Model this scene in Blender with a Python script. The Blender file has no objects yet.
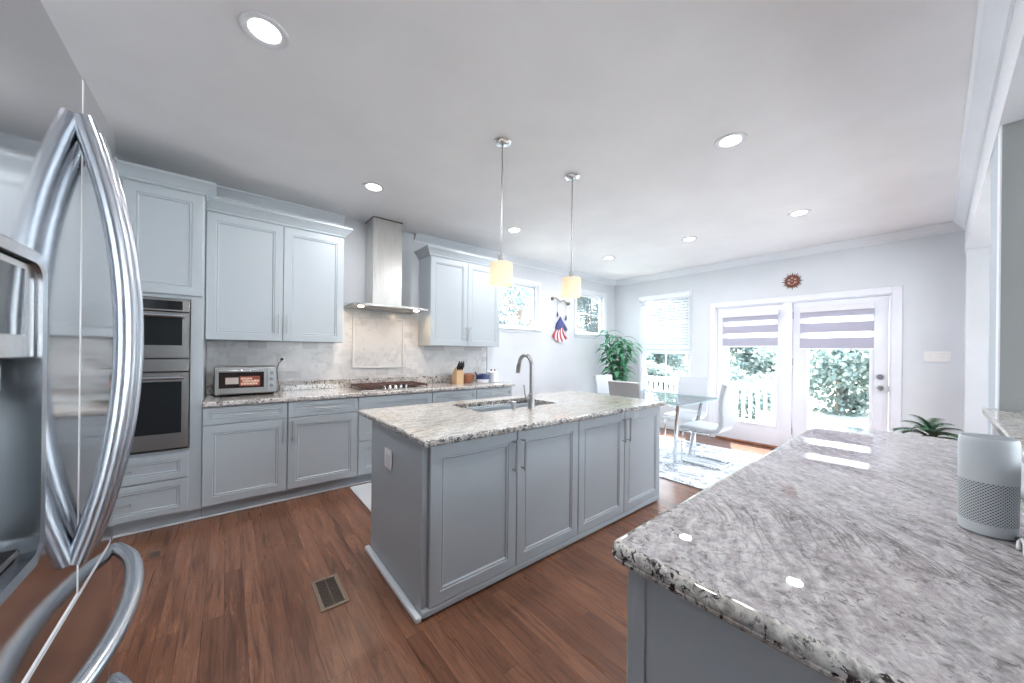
import bpy, bmesh, math, random
from mathutils import Vector, Matrix
PI = math.pi
random.seed(7)
SC = bpy.context.scene
COL = SC.collection

# ------------------------------------------------------------------ camera
cd = bpy.data.cameras.new('camera'); cam = bpy.data.objects.new('camera', cd); COL.objects.link(cam)
SC.camera = cam
FPX = 347.8
cd.sensor_fit = 'HORIZONTAL'; cd.sensor_width = 36.0
cd.lens = FPX * 36.0 / 1024.0
cd.shift_y = (352.2 - 341.5) / 1024.0
cd.clip_start = 0.02; cd.clip_end = 300
yaw, roll = 0.8847, 0.0115
F = Vector((math.cos(yaw), math.sin(yaw), 0)); R0 = Vector((math.sin(yaw), -math.cos(yaw), 0)); U0 = Vector((0, 0, 1))
R1 = math.cos(roll) * R0 + math.sin(roll) * U0; U1 = -math.sin(roll) * R0 + math.cos(roll) * U0
cam.matrix_world = Matrix(((R1.x, U1.x, -F.x, 0), (R1.y, U1.y, -F.y, 0), (R1.z, U1.z, -F.z, 1.36), (0, 0, 0, 1)))

# ------------------------------------------------------------------ view, world, sun
SC.view_settings.view_transform = 'Standard'; SC.view_settings.look = 'None'
SC.view_settings.gamma = 1.0; SC.view_settings.use_curve_mapping = False
SC.view_settings.exposure = 0.78
SC.cycles.max_bounces = 8; SC.cycles.diffuse_bounces = 5; SC.cycles.glossy_bounces = 4
SC.cycles.transparent_max_bounces = 24; SC.cycles.transmission_bounces = 6
SC.cycles.sample_clamp_indirect = 6.0; SC.cycles.caustics_reflective = False; SC.cycles.caustics_refractive = False
SC.cycles.blur_glossy = 0.1
W = bpy.data.worlds.new('sky'); SC.world = W; W.use_nodes = True
SKY_STRENGTH = 8.0
def build_world():
    nt = W.node_tree; n = nt.nodes; n.clear()
    out = n.new('ShaderNodeOutputWorld'); bg = n.new('ShaderNodeBackground')
    tc = n.new('ShaderNodeTexCoord'); sx = n.new('ShaderNodeSeparateXYZ'); rp = n.new('ShaderNodeValToRGB')
    rp.color_ramp.elements[0].position = 0.0; rp.color_ramp.elements[0].color = (0.95, 0.975, 1.0, 1)
    rp.color_ramp.elements[1].position = 0.7; rp.color_ramp.elements[1].color = (0.66, 0.81, 1.0, 1)
    nt.links.new(tc.outputs['Generated'], sx.inputs[0]); nt.links.new(sx.outputs['Z'], rp.inputs[0])
    nt.links.new(rp.outputs[0], bg.inputs['Color']); bg.inputs['Strength'].default_value = SKY_STRENGTH
    nt.links.new(bg.outputs[0], out.inputs[0])
build_world()
SUN_STRENGTH = 46.0
sd = bpy.data.lights.new('sun', 'SUN'); sun = bpy.data.objects.new('sun', sd); COL.objects.link(sun)
sd.energy = SUN_STRENGTH; sd.angle = 0.009; sd.color = (1.0, 0.96, 0.9)
sdir = Vector((-0.92 * math.cos(math.radians(55)), -0.38 * math.cos(math.radians(55)), -math.sin(math.radians(55))))
sun.rotation_euler = sdir.to_track_quat('-Z', 'Y').to_euler(); sun.location = (12, 6, 12)
RECESSED_W = 9.0
PENDANT_W = 0.25
HOOD_W = 1.3

# ------------------------------------------------------------------ materials
MATS = {}
def newmat(name):
    m = bpy.data.materials.new(name); m.use_nodes = True; MATS[name] = m
    nt = m.node_tree; b = nt.nodes['Principled BSDF']
    return m, nt, b
def M(name, col, rough=0.5, metal=0.0, **k):
    m, nt, b = newmat(name)
    b.inputs['Base Color'].default_value = (*col, 1); b.inputs['Roughness'].default_value = rough
    b.inputs['Metallic'].default_value = metal
    for kk, v in k.items(): b.inputs[kk.replace('_', ' ')].default_value = v
    return m
def N(nt, t, **k):
    n = nt.nodes.new(t)
    for a, v in k.items(): setattr(n, a, v)
    return n
def L(nt, a, b): nt.links.new(a, b)
def ramp(nt, src, stops, interp='LINEAR'):
    r = N(nt, 'ShaderNodeValToRGB'); cr = r.color_ramp; cr.interpolation = interp
    while len(cr.elements) < len(stops): cr.elements.new(0.5)
    for e, (p, c) in zip(cr.elements, stops):
        e.position = p; e.color = (*c, 1) if len(c) == 3 else c
    L(nt, src, r.inputs[0]); return r
def noise(nt, vec, scale, detail=4, rough=0.5, dist=0.0):
    n = N(nt, 'ShaderNodeTexNoise'); n.inputs['Scale'].default_value = scale; n.inputs['Detail'].default_value = detail
    n.inputs['Roughness'].default_value = rough; n.inputs['Distortion'].default_value = dist
    if vec is not None: L(nt, vec, n.inputs['Vector'])
    return n
def mapping(nt, vec, loc=(0, 0, 0), rot=(0, 0, 0), scale=(1, 1, 1)):
    m = N(nt, 'ShaderNodeMapping'); m.inputs['Location'].default_value = loc; m.inputs['Rotation'].default_value = rot
    m.inputs['Scale'].default_value = scale; L(nt, vec, m.inputs['Vector']); return m
def mixc(nt, fac, a, b, mode='MIX'):
    x = N(nt, 'ShaderNodeMix', data_type='RGBA', blend_type=mode)
    if isinstance(fac, (int, float)): x.inputs[0].default_value = fac
    else: L(nt, fac, x.inputs[0])
    for s, v in ((6, a), (7, b)):
        if isinstance(v, tuple): x.inputs[s].default_value = (*v, 1)
        else: L(nt, v, x.inputs[s])
    return x.outputs[2]
def coords(nt, kind='Object'):
    return N(nt, 'ShaderNodeTexCoord').outputs[kind]
def bump(nt, b, h, strength=0.2, dist=0.01):
    bn = N(nt, 'ShaderNodeBump'); bn.inputs['Strength'].default_value = strength; bn.inputs['Distance'].default_value = dist
    L(nt, h, bn.inputs['Height']); L(nt, bn.outputs[0], b.inputs['Normal'])

def paint(name, col, rough, amt=0.03):
    m, nt, b = newmat(name); c = coords(nt)
    nz = noise(nt, c, 2.2, 3)
    r = ramp(nt, nz.outputs['Fac'], [(0.3, tuple(x * (1 - amt) for x in col)), (0.7, tuple(min(1, x * (1 + amt)) for x in col))])
    L(nt, r.outputs[0], b.inputs['Base Color']); b.inputs['Roughness'].default_value = rough
    n2 = noise(nt, c, 160, 2); bump(nt, b, n2.outputs['Fac'], 0.05, 0.002)
    return m
cab = paint('cabinet_paint', (0.445, 0.495, 0.54), 0.38, 0.02)
wallm = paint('wall_paint', (0.665, 0.69, 0.735), 0.75)
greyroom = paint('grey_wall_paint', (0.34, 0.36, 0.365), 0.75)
ceilm = paint('ceiling_paint', (0.88, 0.88, 0.90), 0.85)
trimm = paint('white_trim_paint', (0.78, 0.81, 0.86), 0.4)
doorm = paint('door_paint', (0.76, 0.77, 0.84), 0.4)
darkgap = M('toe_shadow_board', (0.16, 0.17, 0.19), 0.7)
kick = paint('toe_kick_paint', (0.42, 0.47, 0.52), 0.5)

def wood_floor():
    m, nt, b = newmat('hardwood_floor'); c = coords(nt)
    mp = mapping(nt, c, rot=(0, 0, PI / 2))
    br = N(nt, 'ShaderNodeTexBrick'); L(nt, mp.outputs[0], br.inputs['Vector'])
    br.offset = 0.37; br.offset_frequency = 2
    br.inputs['Scale'].default_value = 1.0; br.inputs['Brick Width'].default_value = 1.15; br.inputs['Row Height'].default_value = 0.083
    br.inputs['Mortar Size'].default_value = 0.0011; br.inputs['Mortar Smooth'].default_value = 0.3
    br.inputs['Color1'].default_value = (0, 0, 0, 1); br.inputs['Color2'].default_value = (1, 1, 1, 1); br.inputs['Mortar'].default_value = (0.5, 0.5, 0.5, 1)
    shift = N(nt, 'ShaderNodeVectorMath', operation='MULTIPLY_ADD')
    L(nt, br.outputs['Color'], shift.inputs[0]); shift.inputs[1].default_value = (3.1, 7.7, 1.3); L(nt, c, shift.inputs[2])
    g1 = mapping(nt, shift.outputs[0], scale=(38, 2.4, 1)); n1 = noise(nt, g1.outputs[0], 1.0, 7, 0.62, 0.9)
    g2 = mapping(nt, shift.outputs[0], scale=(210, 5, 1)); n2 = noise(nt, g2.outputs[0], 1.0, 4, 0.65, 0.8)
    base = ramp(nt, br.outputs['Color'], [(0.0, (0.170, 0.074, 0.043)), (0.5, (0.210, 0.095, 0.055)), (1.0, (0.265, 0.125, 0.075))])
    gr = ramp(nt, n1.outputs['Fac'], [(0.30, (0.34, 0.31, 0.29)), (0.44, (0.82, 0.80, 0.79)), (0.56, (1.05, 1.05, 1.04)), (0.72, (1.22, 1.20, 1.18))])
    fine = ramp(nt, n2.outputs['Fac'], [(0.32, (0.60, 0.58, 0.56)), (0.55, (1.04, 1.04, 1.04))])
    col = mixc(nt, 1.0, base.outputs[0], gr.outputs[0], 'MULTIPLY'); col = mixc(nt, 0.8, col, fine.outputs[0], 'MULTIPLY')
    col = mixc(nt, br.outputs['Fac'], col, (0.035, 0.014, 0.008))
    L(nt, col, b.inputs['Base Color'])
    rr = ramp(nt, n1.outputs['Fac'], [(0.2, (0.34,) * 3), (0.8, (0.24,) * 3)]); L(nt, rr.outputs[0], b.inputs['Roughness'])
    ad = N(nt, 'ShaderNodeMath', operation='MULTIPLY_ADD'); L(nt, br.outputs['Fac'], ad.inputs[0]); ad.inputs[1].default_value = -1.5; L(nt, n2.outputs['Fac'], ad.inputs[2])
    bump(nt, b, ad.outputs[0], 0.10, 0.003)
    return m
floorm = wood_floor()

def granite(name, rot=0.0, base=((0.36, 0.35, 0.37), (0.60, 0.59, 0.60), (0.80, 0.79, 0.80)), vein=0.7, speck=0.3, warm=0.0, sx=1.0, rough=0.05, mica=0.0, blotch=0.0):
    m, nt, b = newmat(name); c = coords(nt)
    wob = noise(nt, c, 1.1, 3, 0.5)
    cen = N(nt, 'ShaderNodeVectorMath', operation='SUBTRACT'); L(nt, wob.outputs['Color'], cen.inputs[0]); cen.inputs[1].default_value = (.5, .5, .5)
    add = N(nt, 'ShaderNodeVectorMath', operation='MULTIPLY_ADD'); L(nt, cen.outputs[0], add.inputs[0]); add.inputs[1].default_value = (0.30, 0.30, 0.2); L(nt, c, add.inputs[2])
    mp = mapping(nt, add.outputs[0], rot=(0, 0, -rot))
    st = mapping(nt, mp.outputs[0], scale=(7 * sx, 30 * sx, 20 * sx)); n1 = noise(nt, st.outputs[0], 1.0, 7, 0.72, 0.4)
    n2 = noise(nt, c, 48, 6, 0.72, 0.6)
    mix = N(nt, 'ShaderNodeMath', operation='MULTIPLY_ADD'); L(nt, n2.outputs['Fac'], mix.inputs[0]); mix.inputs[1].default_value = 0.55
    h = N(nt, 'ShaderNodeMath', operation='MULTIPLY'); L(nt, n1.outputs['Fac'], h.inputs[0]); h.inputs[1].default_value = 0.45; L(nt, h.outputs[0], mix.inputs[2])
    r = ramp(nt, mix.outputs[0], [(0.36, base[0]), (0.47, base[1]), (0.57, base[2])])
    big = noise(nt, add.outputs[0], 2.3, 3, 0.55)
    wr = ramp(nt, big.outputs['Fac'], [(0.40, (1, 1, 1)), (0.62, (1.0, 1 - .10 * warm, 1 - .20 * warm))]); col = mixc(nt, 1.0, r.outputs[0], wr.outputs[0], 'MULTIPLY')
    # flowing dark veins, only in some regions
    sv = mapping(nt, mp.outputs[0], scale=(3.2, 19, 12)); n3 = noise(nt, sv.outputs[0], 1.0, 7, 0.68, 0.5)
    vr = ramp(nt, n3.outputs['Fac'], [(0.465, (0, 0, 0)), (0.493, (1, 1, 1)), (0.505, (1, 1, 1)), (0.535, (0, 0, 0))])
    reg = noise(nt, mp.outputs[0], 1.7, 3, 0.6); rr_ = ramp(nt, reg.outputs['Fac'], [(0.42, (0.12, 0.12, 0.12)), (0.60, (1, 1, 1))])
    f1 = N(nt, 'ShaderNodeMath', operation='MULTIPLY'); L(nt, vr.outputs[0], f1.inputs[0]); L(nt, rr_.outputs[0], f1.inputs[1])
    f2 = N(nt, 'ShaderNodeMath', operation='MULTIPLY'); L(nt, n2.outputs['Fac'], f2.inputs[0]); L(nt, f1.outputs[0], f2.inputs[1])
    f3 = N(nt, 'ShaderNodeMath', operation='MULTIPLY'); L(nt, f2.outputs[0], f3.inputs[0]); f3.inputs[1].default_value = 1.7 * vein; f3.use_clamp = True
    col = mixc(nt, f3.outputs[0], col, (0.10, 0.085, 0.085))
    if blotch:
        n7 = noise(nt, mp.outputs[0], 13, 6, 0.68, 1.0); b7 = ramp(nt, n7.outputs['Fac'], [(0.40, (0.50, 0.48, 0.49)), (0.52, (1, 1, 1))]); col = mixc(nt, blotch, col, b7.outputs[0], 'MULTIPLY')
    # black mica clusters
    n5 = noise(nt, c, 46, 5, 0.68, 1.2); bl = ramp(nt, n5.outputs['Fac'], [(0.40 + mica, (1, 1, 1)), (0.435 + mica, (0, 0, 0))])
    n6 = noise(nt, c, 15, 3, 0.6); cl = ramp(nt, n6.outputs['Fac'], [(0.42 - mica * .8, (0.1, 0.1, 0.1)), (0.53 - mica * .8, (1, 1, 1))])
    g1 = N(nt, 'ShaderNodeMath', operation='MULTIPLY'); L(nt, bl.outputs[0], g1.inputs[0]); L(nt, cl.outputs[0], g1.inputs[1])
    g2 = N(nt, 'ShaderNodeMath', operation='MULTIPLY'); L(nt, g1.outputs[0], g2.inputs[0]); g2.inputs[1].default_value = speck
    col = mixc(nt, g2.outputs[0], col, (0.028, 0.022, 0.024))
    L(nt, col, b.inputs['Base Color']); b.inputs['Roughness'].default_value = rough; b.inputs['Specular IOR Level'].default_value = 0.6
    return m
gran_pen = granite('granite_peninsula', rot=0.6, base=((0.18, 0.17, 0.175), (0.385, 0.365, 0.375), (0.57, 0.545, 0.56)), vein=0.85, speck=0.55, blotch=.4, rough=0.018)
gran_edge = granite('granite_edge', rot=0.9, base=((0.16, 0.155, 0.15), (0.42, 0.41, 0.40), (0.66, 0.66, 0.64)), vein=0.9, speck=1.0, warm=0.4, mica=.045, rough=.03)
gran_isl = granite('granite_island', rot=0.1, base=((0.26, 0.24, 0.22), (0.50, 0.48, 0.45), (0.68, 0.66, 0.63)), vein=0.5, speck=0.3, warm=0.5, sx=1.2, rough=0.07)
gran_back = granite('granite_back', rot=0.1, base=((0.24, 0.22, 0.22), (0.52, 0.50, 0.49), (0.70, 0.68, 0.67)), vein=0.4, speck=1.0, warm=0.4, rough=0.07, mica=.03)

def marble_tile(name, w, h, rot=0.0, offset=0.5, lo=0.50):
    m, nt, b = newmat(name); c = coords(nt)
    mp = mapping(nt, c, rot=(PI / 2, 0, 0)); 
    mp2 = mapping(nt, mp.outputs[0], rot=(0, 0, rot))
    br = N(nt, 'ShaderNodeTexBrick'); L(nt, mp2.outputs[0], br.inputs['Vector']); br.offset = offset
    br.inputs['Scale'].default_value = 1; br.inputs['Brick Width'].default_value = w; br.inputs['Row Height'].default_value = h
    br.inputs['Mortar Size'].default_value = 0.0016
    br.inputs['Color1'].default_value = (0, 0, 0, 1); br.inputs['Color2'].default_value = (1, 1, 1, 1)
    t = ramp(nt, br.outputs['Color'], [(0.0, (lo, lo, lo + .02)), (0.35, (0.60, 0.60, 0.615)), (1, (0.66, 0.655, 0.665))])
    n1 = noise(nt, c, 7, 6, 0.65, 1.2); v = ramp(nt, n1.outputs['Fac'], [(0.38, (0.78, 0.78, 0.80)), (0.5, (1, 1, 1))])
    col = mixc(nt, 0.8, t.outputs[0], v.outputs[0], 'MULTIPLY')
    col = mixc(nt, br.outputs['Fac'], col, (0.62, 0.63, 0.65))
    L(nt, col, b.inputs['Base Color']); b.inputs['Roughness'].default_value = 0.22
    bump(nt, b, br.outputs['Fac'], -0.25, 0.002)
    return m
tile = marble_tile('marble_subway_tile', 0.152, 0.076)
tile_d = marble_tile('marble_diagonal_tile', 0.15, 0.15, PI / 4, 0.0, 0.57)

def steel(name, col=(0.56, 0.57, 0.59), rough=0.2, axis='z', amt=0.12):
    m, nt, b = newmat(name); c = coords(nt)
    sc = {'z': (220, 220, 1.5), 'x': (1.5, 220, 220), 'y': (220, 1.5, 220)}[axis]
    mp = mapping(nt, c, scale=sc); n = noise(nt, mp.outputs[0], 1.0, 2)
    r = ramp(nt, n.outputs['Fac'], [(0.25, (max(0.02, rough - amt * .5),) * 3), (0.75, (rough + amt * .5,) * 3)])
    L(nt, r.outputs[0], b.inputs['Roughness']); b.inputs['Metallic'].default_value = 1; b.inputs['Base Color'].default_value = (*col, 1)
    return m
st_door = steel('brushed_steel_fridge', (0.60, 0.61, 0.63), 0.085, 'z', 0.03)
st_handle = steel('satin_steel_handle', (0.50, 0.53, 0.58), 0.24, 'z', 0.06)
st_oven = steel('brushed_steel_oven', (0.46, 0.45, 0.44), 0.25, 'x', 0.02)
st_toast = steel('satin_steel_toaster', (0.30, 0.295, 0.29), 0.36, 'x', 0.02)
st_hood = steel('brushed_steel_hood', (0.66, 0.65, 0.63), 0.27, 'z', 0.02)
st_sink = steel('sink_steel', (0.62, 0.65, 0.68), 0.26, 'x', 0.08)
chrome = M('chrome', (0.80, 0.83, 0.86), 0.07, 1.0)
nickel = M('brushed_nickel', (0.42, 0.42, 0.42), 0.30, 1.0)
pull = M('pull_nickel', (0.50, 0.51, 0.53), 0.3, 1.0)
blackglass = M('black_glass', (0.012, 0.014, 0.016), 0.05, 0.0, Specular_IOR_Level=0.7)
blackpl = M('black_plastic', (0.02, 0.02, 0.022), 0.35)
greypl = M('grey_plastic', (0.22, 0.25, 0.28), 0.4)
dispdark = M('dispenser_recess_plastic', (0.10, 0.125, 0.14), 0.35)
whitepl = M('white_plastic', (0.80, 0.82, 0.85), 0.35)
purim = M('shaded_white_shell', (0.58, 0.625, 0.66), 0.4)  # white purifier shell greyed, its shade put into the colour
gasket = M('pale_gasket', (0.85, 0.87, 0.9), 0.5)
iron = M('cast_iron', (0.085, 0.038, 0.030), 0.5)
whiteleather = M('white_leather', (0.60, 0.63, 0.68), 0.42)
greyleather = M('grey_leather', (0.42, 0.43, 0.44), 0.45)
shadeband = None
rust = M('copper_rust', (0.17, 0.065, 0.05), 0.5, 0.35)
copperhi = M('copper_bright', (0.55, 0.34, 0.29), 0.4, 0.4)
blockwood = M('beech_wood', (0.62, 0.42, 0.25), 0.5)
redwood = M('reddish_wood', (0.36, 0.14, 0.08), 0.45)
navy = M('navy_enamel', (0.03, 0.045, 0.14), 0.3)
ceramic = M('white_ceramic', (0.75, 0.78, 0.84), 0.25)
ivory = M('ivory_plate', (0.80, 0.79, 0.80), 0.4)
potm = M('pot_glaze', (0.55, 0.54, 0.52), 0.4)
soil = M('potting_soil', (0.05, 0.035, 0.025), 0.9)
stem_m = M('plant_stem', (0.16, 0.10, 0.055), 0.7)
barkm = M('tree_bark', (0.20, 0.155, 0.12), 0.9)
rustblue = M('flag_blue', (0.06, 0.075, 0.24), 0.5)
flagwhite = M('flag_white', (0.8, 0.78, 0.8), 0.5)
flagred = M('flag_red', (0.48, 0.05, 0.07), 0.5)
bronze = M('antique_bronze', (0.28, 0.22, 0.17), 0.4, 0.8)
deckm = M('sunlit_deck_boards', (0.46, 0.45, 0.43), 0.8)
railm = M('white_vinyl', (0.62, 0.63, 0.65), 0.5)
ventm = M('vent_metal', (0.22, 0.165, 0.125), 0.5, 0.3)
ventbrown = M('vent_wood', (0.17, 0.085, 0.05), 0.45)
ventdark = M('vent_slot', (0.03, 0.025, 0.022), 0.7)
matm = M('white_cotton_mat', (0.60, 0.62, 0.65), 0.9)
brasshinge = M('hinge_nickel', (0.35, 0.34, 0.34), 0.35, 0.9)
silverlid = M('silver_tin', (0.72, 0.74, 0.80), 0.3, 0.5)

def leafmat(name, c1, c2, scale=3.0, trans=0.4, rough=0.45):
    m, nt, b = newmat(name)
    g = N(nt, 'ShaderNodeNewGeometry'); r = ramp(nt, g.outputs['Random Per Island'], [(0, c1), (1, c2)])
    L(nt, r.outputs[0], b.inputs['Base Color']); b.inputs['Roughness'].default_value = rough
    tr = N(nt, 'ShaderNodeBsdfTranslucent'); L(nt, r.outputs[0], tr.inputs['Color'])
    mx = N(nt, 'ShaderNodeMixShader'); mx.inputs[0].default_value = trans
    L(nt, b.outputs[0], mx.inputs[1]); L(nt, tr.outputs[0], mx.inputs[2])
    L(nt, mx.outputs[0], nt.nodes['Material Output'].inputs[0])
    return m
leaf_in = leafmat('houseplant_leaf', (0.03, 0.17, 0.09), (0.17, 0.46, 0.27), trans=0.25)
leaf_palm = leafmat('palm_leaf', (0.02, 0.07, 0.035), (0.06, 0.16, 0.08), trans=0.2)
leaf_out = [leafmat('tree_leaf_a', (0.11, 0.17, 0.17), (0.30, 0.37, 0.37)), leafmat('tree_leaf_b', (0.06, 0.125, 0.145), (0.20, 0.29, 0.32)), leafmat('tree_leaf_c', (0.09, 0.14, 0.13), (0.25, 0.29, 0.27))]

leaf_side = leafmat('tree_leaf_side', (0.05, 0.095, 0.095), (0.20, 0.26, 0.26))

def clear(name, tint, gloss=0.08, rough=0.0):
    m, nt, b = newmat(name); nt.nodes.remove(b)
    t = N(nt, 'ShaderNodeBsdfTransparent'); t.inputs[0].default_value = (*tint, 1)
    g = N(nt, 'ShaderNodeBsdfGlossy'); g.inputs['Roughness'].default_value = rough
    lw = N(nt, 'ShaderNodeLayerWeight'); lw.inputs['Blend'].default_value = 0.22
    mu = N(nt, 'ShaderNodeMath', operation='MULTIPLY_ADD'); L(nt, lw.outputs['Fresnel'], mu.inputs[0]); mu.inputs[1].default_value = 0.7; mu.inputs[2].default_value = gloss * 0.4
    mx = N(nt, 'ShaderNodeMixShader'); L(nt, mu.outputs[0], mx.inputs[0]); L(nt, t.outputs[0], mx.inputs[1]); L(nt, g.outputs[0], mx.inputs[2])
    L(nt, mx.outputs[0], nt.nodes['Material Output'].inputs[0])
    return m
pane_m = clear('window_glass', (0.96, 0.98, 0.98), 0.06)
table_m = clear('table_glass', (0.93, 0.975, 0.975), 0.15)

def emis(name, col, s):
    m, nt, b = newmat(name); b.inputs['Base Color'].default_value = (*col, 1)
    b.inputs['Emission Color'].default_value = (*col, 1); b.inputs['Emission Strength'].default_value = s
    return m
lens_m = emis('lit_lens', (1.0, 0.98, 0.95), 9.0)
bulb_m = emis('lit_bulb', (1.0, 0.80, 0.55), 1.2)
hoodlamp_m = emis('hood_lamp', (1.0, 0.82, 0.6), 12.0)
def shade_glass():
    m, nt, b = newmat('frosted_shade'); b.inputs['Base Color'].default_value = (0.62, 0.58, 0.50, 1); b.inputs['Roughness'].default_value = 0.5
    b.inputs['Emission Color'].default_value = (1.0, 0.90, 0.74, 1); b.inputs['Emission Strength'].default_value = 0.22
    tr = N(nt, 'ShaderNodeBsdfTranslucent'); tr.inputs[0].default_value = (0.88, 0.84, 0.74, 1)
    mx = N(nt, 'ShaderNodeMixShader'); mx.inputs[0].default_value = 0.5
    L(nt, b.outputs[0], mx.inputs[1]); L(nt, tr.outputs[0], mx.inputs[2]); L(nt, mx.outputs[0], nt.nodes['Material Output'].inputs[0])
    return m
shade_m = shade_glass()
def fabric(name, col, trans, thru):
    m, nt, b = newmat(name); b.inputs['Base Color'].default_value = (*col, 1); b.inputs['Roughness'].default_value = 0.9
    tr = N(nt, 'ShaderNodeBsdfTranslucent'); tr.inputs[0].default_value = (*col, 1)
    mx = N(nt, 'ShaderNodeMixShader'); mx.inputs[0].default_value = trans; L(nt, b.outputs[0], mx.inputs[1]); L(nt, tr.outputs[0], mx.inputs[2])
    tp = N(nt, 'ShaderNodeBsdfTransparent'); m2 = N(nt, 'ShaderNodeMixShader'); m2.inputs[0].default_value = thru
    L(nt, mx.outputs[0], m2.inputs[1]); L(nt, tp.outputs[0], m2.inputs[2]); L(nt, m2.outputs[0], nt.nodes['Material Output'].inputs[0])
    return m
sheer_m = fabric('sheer_band', (0.92, 0.93, 0.96), 0.5, 0.45)
opaque_m = fabric('opaque_band', (0.44, 0.43, 0.53), 0.06, 0.0)
slat_m = fabric('blind_slat', (0.74, 0.76, 0.79), 0.20, 0.0)

def rug_mat():
    m, nt, b = newmat('abstract_rug'); c = coords(nt)
    mp = mapping(nt, c, rot=(0, 0, 0.25), scale=(3.4, 1.1, 1)); n1 = noise(nt, mp.outputs[0], 1.6, 6, 0.68, 1.6)
    v = ramp(nt, n1.outputs['Fac'], [(0.455, (0.80, 0.82, 0.86)), (0.487, (0.26, 0.31, 0.38)), (0.50, (0.10, 0.14, 0.20)), (0.513, (0.36, 0.41, 0.48)), (0.545, (0.80, 0.82, 0.86))])
    n2 = noise(nt, c, 5, 3); f = ramp(nt, n2.outputs['Fac'], [(0.42, (0, 0, 0)), (0.55, (1, 1, 1))])
    col = mixc(nt, f.outputs[0], (0.80, 0.82, 0.86), v.outputs[0]); L(nt, col, b.inputs['Base Color']); b.inputs['Roughness'].default_value = 0.95
    n3 = noise(nt, c, 300, 2); bump(nt, b, n3.outputs['Fac'], 0.4, 0.004)
    return m
rugm = rug_mat()
def bead_mat():
    m, nt, b = newmat('beadboard_paint'); c = coords(nt); s = N(nt, 'ShaderNodeSeparateXYZ'); L(nt, c, s.inputs[0])
    a = N(nt, 'ShaderNodeMath', operation='MULTIPLY'); L(nt, s.outputs['Y'], a.inputs[0]); a.inputs[1].default_value = 1 / 0.038
    fr = N(nt, 'ShaderNodeMath', operation='FRACT'); L(nt, a.outputs[0], fr.inputs[0])
    r = ramp(nt, fr.outputs[0], [(0.0, (0, 0, 0)), (0.06, (1, 1, 1)), (0.94, (1, 1, 1)), (1.0, (0, 0, 0))])
    b.inputs['Base Color'].default_value = (0.42, 0.465, 0.505, 1); b.inputs['Roughness'].default_value = 0.4
    bump(nt, b, r.outputs[0], 0.45, 0.003)
    return m
beadm = bead_mat()
def perf_mat(R):
    m, nt, b = newmat('perforated_shell'); c = coords(nt); s = N(nt, 'ShaderNodeSeparateXYZ'); L(nt, c, s.inputs[0])
    at = N(nt, 'ShaderNodeMath', operation='ARCTAN2'); L(nt, s.outputs['Y'], at.inputs[0]); L(nt, s.outputs['X'], at.inputs[1])
    u = N(nt, 'ShaderNodeMath', operation='MULTIPLY'); L(nt, at.outputs[0], u.inputs[0]); u.inputs[1].default_value = 40
    w = N(nt, 'ShaderNodeMath', operation='MULTIPLY'); L(nt, s.outputs['Z'], w.inputs[0]); w.inputs[1].default_value = 850
    su = N(nt, 'ShaderNodeMath', operation='SINE'); L(nt, u.outputs[0], su.inputs[0]); sw = N(nt, 'ShaderNodeMath', operation='SINE'); L(nt, w.outputs[0], sw.inputs[0])
    p = N(nt, 'ShaderNodeMath', operation='MULTIPLY'); L(nt, su.outputs[0], p.inputs[0]); L(nt, sw.outputs[0], p.inputs[1])
    r = ramp(nt, p.outputs[0], [(0.12, (0.56, 0.61, 0.65)), (0.26, (0.04, 0.045, 0.05))]); L(nt, r.outputs[0], b.inputs['Base Color']); b.inputs['Roughness'].default_value = 0.4  # solid tone carries the same greyed-in shade, holes are dark
    return m
perfm = perf_mat(0.047)
def ground_mat():
    m, nt, b = newmat('dry_lawn'); c = coords(nt); n1 = noise(nt, c, 1.2, 6, 0.6)
    r = ramp(nt, n1.outputs['Fac'], [(0.35, (0.17, 0.18, 0.15)), (0.65, (0.26, 0.255, 0.225))]); L(nt, r.outputs[0], b.inputs['Base Color']); b.inputs['Roughness'].default_value = 1
    return m
groundm = ground_mat()
def pepper_window():   # plain dark toaster oven glass; the warm glow is painted on the tray plate
    return M('toaster_window', (0.02, 0.012, 0.012), 0.08)
toastglass = pepper_window()

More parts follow.
